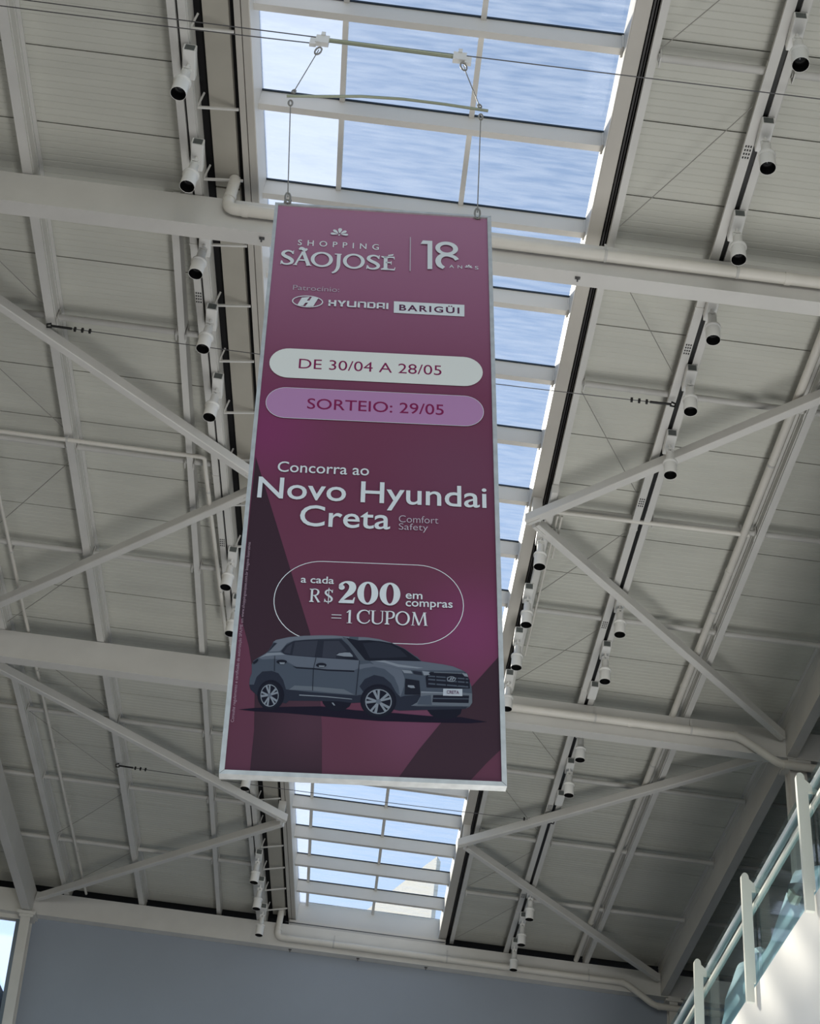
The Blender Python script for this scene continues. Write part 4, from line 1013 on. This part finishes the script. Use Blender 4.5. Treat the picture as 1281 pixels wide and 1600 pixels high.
# ------------------------------------------------------------------ end wall, columns, end window
def plate_xz(mb, pts, y0, y1):
    n = len(pts)
    return mb.add([(x, y0, z) for x, z in pts] + [(x, y1, z) for x, z in pts], [tuple(range(n)), tuple(reversed(range(n, 2 * n)))] + [(i, (i + 1) % n, n + (i + 1) % n, n + i) for i in range(n)])
LENS_TILT = .112                                    # tilt copying lens distortion into the left column, wall edge and jamb
lx = lambda x, z: x + LENS_TILT * (9.35 - z)
w = plate_xz(MB(), [(-5.42, 9.398), (lx(-5.42, -1.6), -1.6), (8.8, -1.6), (8.8, 9.398)], 22.19, 22.34).build('wall_end', wall_mat)
tag(w, 'plain dark blue-grey wall under the farthest beam', 'wall', kind='structure')
def column(x0, x1, y0, y1, label, cap=True):
    t = thing('column', ((x0 + x1) / 2, (y0 + y1) / 2, -1.6), label, 'column')
    inv = Vector(t.location)
    m = MB(); a, b, c, d = x0 - inv.x, x1 - inv.x, y0 - inv.y, y1 - inv.y
    m.box(a, b, c, c + .012, 0, 10.92); m.box(a, b, d - .012, d, 0, 10.92); m.box(a + .03, b - .03, c + .012, d - .012, 0, 10.92)
    m.build('shaft', paint, t)
    m = MB(); m.box(a - .06, b + .08, c - .03, d + .02, 10.92, 10.955); m.box(a - .02, b + .05, c - .02, d + .01, 10.955, 11.0)
    m.build('cap_plate', paint, t)
    return t
t = thing('column', (lx(-5.45, -1.6), 22.07, -1.6), 'pale steel column, tilted to copy lens distortion, at the left end of the dark wall', 'column')
inv = Matrix.Translation(-Vector(t.location))
def wpart(mb, nm, mm):
    o = mb.build(nm, mm, t); o.matrix_parent_inverse = inv; return o
m = MB()
for ya, yb, a, b_2 in ((21.95, 21.965, -5.53, -5.375), (22.175, 22.189, -5.53, -5.375), (21.965, 22.175, -5.475, -5.425)):
    plate_xz(m, [(lx(a, 9.30), 9.30), (lx(a, -1.6), -1.6), (lx(b_2, -1.6), -1.6), (lx(b_2, 9.30), 9.30)], ya, yb)
wpart(m, 'shaft', paint)
m = MB(); m.box(-5.59, -5.30, 21.92, 22.19, 9.345, 9.395); m.box(-5.55, -5.33, 21.94, 22.18, 9.30, 9.345)
wpart(m, 'cap_plate', paint)
column(4.64, 4.84, 14.76, 14.98, 'grey steel column behind the top of the glass railing')
column(4.73, 4.86, 22.0, 22.2, 'grey steel column at the right end of the dark wall under the elbow pipe')
t = thing('window_2', (-6.6, 22.2, 8.7), 'bright end window left of the pale column with dark roof below it', 'window', kind='structure')
inv = Matrix.Translation(-Vector(t.location))
wpart(MB().box(-9.2, -5.50, 22.14, 22.26, 9.33, 9.40), 'window_head', paint)
jm = mat('grey_blue_jamb', (120, 132, 144), .6)
wpart(plate_xz(MB(), [(lx(-5.63, 9.33), 9.33), (lx(-5.63, -1.6), -1.6), (lx(-5.52, -1.6), -1.6), (lx(-5.52, 9.33), 9.33)], 22.15, 22.25), 'window_jamb', jm)
wpart(plate_xz(MB(), [(-9.2, 9.33), (-9.2, 5.5), (lx(-5.64, 5.5), 5.5), (lx(-5.64, 9.33), 9.33)], 22.19, 22.205), 'glass_pane', end_glass)
m = MB(); plate_xz(m, [(-9.2, 10.2), (-6.1, 8.95), (-5.58, 8.28), (-5.0, 7.6), (-4.2, -1.6), (-9.2, -1.6)], 22.42, 22.8)
tag(m.build('neighbour_roof', mat('dark_slate', (48, 56, 66), .7)), 'dark roof slope outside the bright end window', 'roof')
f = MB().box(-9.5, 12, -14, 22.2, -1.75, -1.6).build('floor', floor_mat)
tag(f, 'pale mall floor far below the banner', 'floor', kind='structure')

# ------------------------------------------------------------------ balcony with glass railing
BX = 3.40
m = MB(); m.box(BX, BX + .18, 4.0, 22.2, 4.0, 5.43)
o = m.build('wall_balcony', parapet_mat); tag(o, 'sunlit white balcony parapet in the lower right corner', 'parapet', kind='structure')
m = MB(); m.box(BX + .18, 9.0, 4.0, 22.2, 4.3, 4.5)
o = m.build('floor_balcony', mat('dark_balcony_floor', (70, 68, 66), .6)); tag(o, 'balcony floor slab behind the white parapet', 'floor', kind='structure')
o = MB().box(4.75, 9.0, 3.7, 3.9, 4.5, 10.0).build('front_light_blocker', wall_mat); tag(o, 'unseen dark panel blocking front light at the near balcony end', 'wall', kind='structure')  # unseen panel added to keep the front light off the balcony ceiling
o = MB().box(8.8, 9.0, 4.0, 22.2, 4.5, 10.0).build('wall_right', wall_mat); tag(o, 'dark wall behind the balcony', 'wall', kind='structure')
rail = thing('glass_railing', (BX, 12.25, 5.43), 'clear glass railing with pale posts and satin handrail on the white parapet', 'railing')
posts = [6.73, 8.55, 10.40, 12.24, 14.20, 16.10, 18.0, 19.9, 21.8]
for yp in posts:
    y = yp - 12.25
    m = MB()
    prof = [(.0, -.16), (.0, 1.00)] + [(.035 - .035 * math.cos(a), 1.02 + .05 * math.sin(a)) for a in [PI * i / 8 for i in range(9)]] + [(.07, 1.00), (.07, -.16)]
    n = len(prof)
    vs_ = [(x - .09, y - .022, z) for x, z in prof] + [(x - .09, y + .022, z) for x, z in prof]
    m.add(vs_, [tuple(range(n)), tuple(reversed(range(n, 2 * n)))] + [(i, (i + 1) % n, n + (i + 1) % n, n + i) for i in range(n)])
    p = m.build('post', post_mat, rail)
    m = MB(); m.add([(-.03, y - .02, .90), (-.03, y - .02, 1.02), (.10, y - .02, .90), (-.03, y + .02, .90), (-.03, y + .02, 1.02), (.10, y + .02, .90)], [(0, 1, 2), (3, 5, 4), (0, 2, 5, 3), (0, 3, 4, 1), (1, 4, 5, 2)])
    m.box(-.02, .0, y - .02, y + .02, .02, .9)
    m.build('rail_bracket', post_mat, p)
MB().tube([(.06, -8, .97), (.06, 9.8, .97)], .038, 12).build('handrail', rail_mat, rail)
MB().box(.02, .07, -8, 9.8, .77, .80).build('lower_rail', post_mat, rail)
for a, b in zip(posts[:-1], posts[1:]):
    MB().box(.035, .047, a - 12.25 + .03, b - 12.25 - .03, .03, 1.06).build('glass_pane', rail_glass, rail)

# solid shapes made up for pale forms in the railing glass and visor-like ornament
def wave(name, pts, x, th, base, label, m_):
    n = len(pts)
    mb = MB()
    outer = [(y, z) for y, z in pts]
    secs = []
    for dx, inset in ((-th * .5, .12), (-th * .35, .03), (0, 0), (th * .35, .03), (th * .5, .12)):
        secs.append([(x + dx, y, z - inset * .6) for y, z in outer] + [(x + dx, outer[-1][0], base), (x + dx, outer[0][0], base)])
    k_ = n + 2
    vs_ = [p for s in secs for p in s]
    fs = [tuple(range(k_)), tuple(reversed(range(4 * k_, 5 * k_)))]
    fs += [(i * k_ + j, i * k_ + (j + 1) % k_, (i + 1) * k_ + (j + 1) % k_, (i + 1) * k_ + j) for i in range(4) for j in range(k_)]
    mb.add(vs_, fs, False)
    return tag(mb.build(name, m_), label, 'sculpture')  # solid shapes made up for the pale forms in the railing glass
def smooth(pts):
    return [(p[0], p[1]) for p in spline([(a, b) for a, b in pts], 4)]
wave('balcony_shape', smooth([(10.9, 6.0), (11.34, 6.19), (11.52, 6.27), (11.69, 6.33), (11.86, 6.40), (12.04, 6.36), (12.28, 6.28), (12.46, 6.23), (12.78, 6.13), (13.08, 6.16), (13.27, 6.29), (13.36, 6.30)]), 3.75, .14, 4.5, 'pale blue curved shape behind the upper glass pane', blob_mat)
wave('balcony_shape', smooth([(13.46, 6.24), (13.6, 6.30), (13.75, 6.35), (13.95, 6.40), (14.17, 6.34), (14.42, 6.28), (14.50, 6.16), (14.67, 6.07), (14.9, 6.05)]), 3.75, .14, 4.5, 'pale blue curved shape behind the lower glass pane', blob_mat)
t = thing('visor_ornament', (3.66, 11.68, 6.08), 'dark visor with beige padding on the pale shape by the highest railing post', 'ornament')
vp = [(.24, .14), (.14, .16), (-.10, .05), (-.23, -.02), (-.23, -.14), (.0, -.03), (.10, .02), (.19, .06)]
m = MB(); n = len(vp); m.add([(-.03, y, z) for y, z in vp] + [(.015, y, z) for y, z in vp], [tuple(range(n)), tuple(reversed(range(n, 2 * n)))] + [(i, (i + 1) % n, n + (i + 1) % n, n + i) for i in range(n)])
m.build('visor', visor_mat, t)
vp = [(.05, .06), (-.07, -.05), (-.22, -.14), (-.08, -.16), (.06, -.08), (.13, .03)]
m = MB(); n = len(vp); m.add([(-.06, y, z) for y, z in vp] + [(-.032, y, z) for y, z in vp], [tuple(range(n)), tuple(reversed(range(n, 2 * n)))] + [(i, (i + 1) % n, n + (i + 1) % n, n + i) for i in range(n)])
m.build('padding', beige_mat, t)

# ------------------------------------------------------------------ neighbouring tower seen through the far panes
m = MB()
m.prism([(2.42, 60), (2.62, 60.5), (2.62, 74), (-3.2, 74), (-3.2, 72.6)], 5, 30.74)
tag(m.build('tower_building', tower_mat), 'pale tower with a sloping top seen through the far skylight panes', 'building')
bpy.context.view_layer.update()
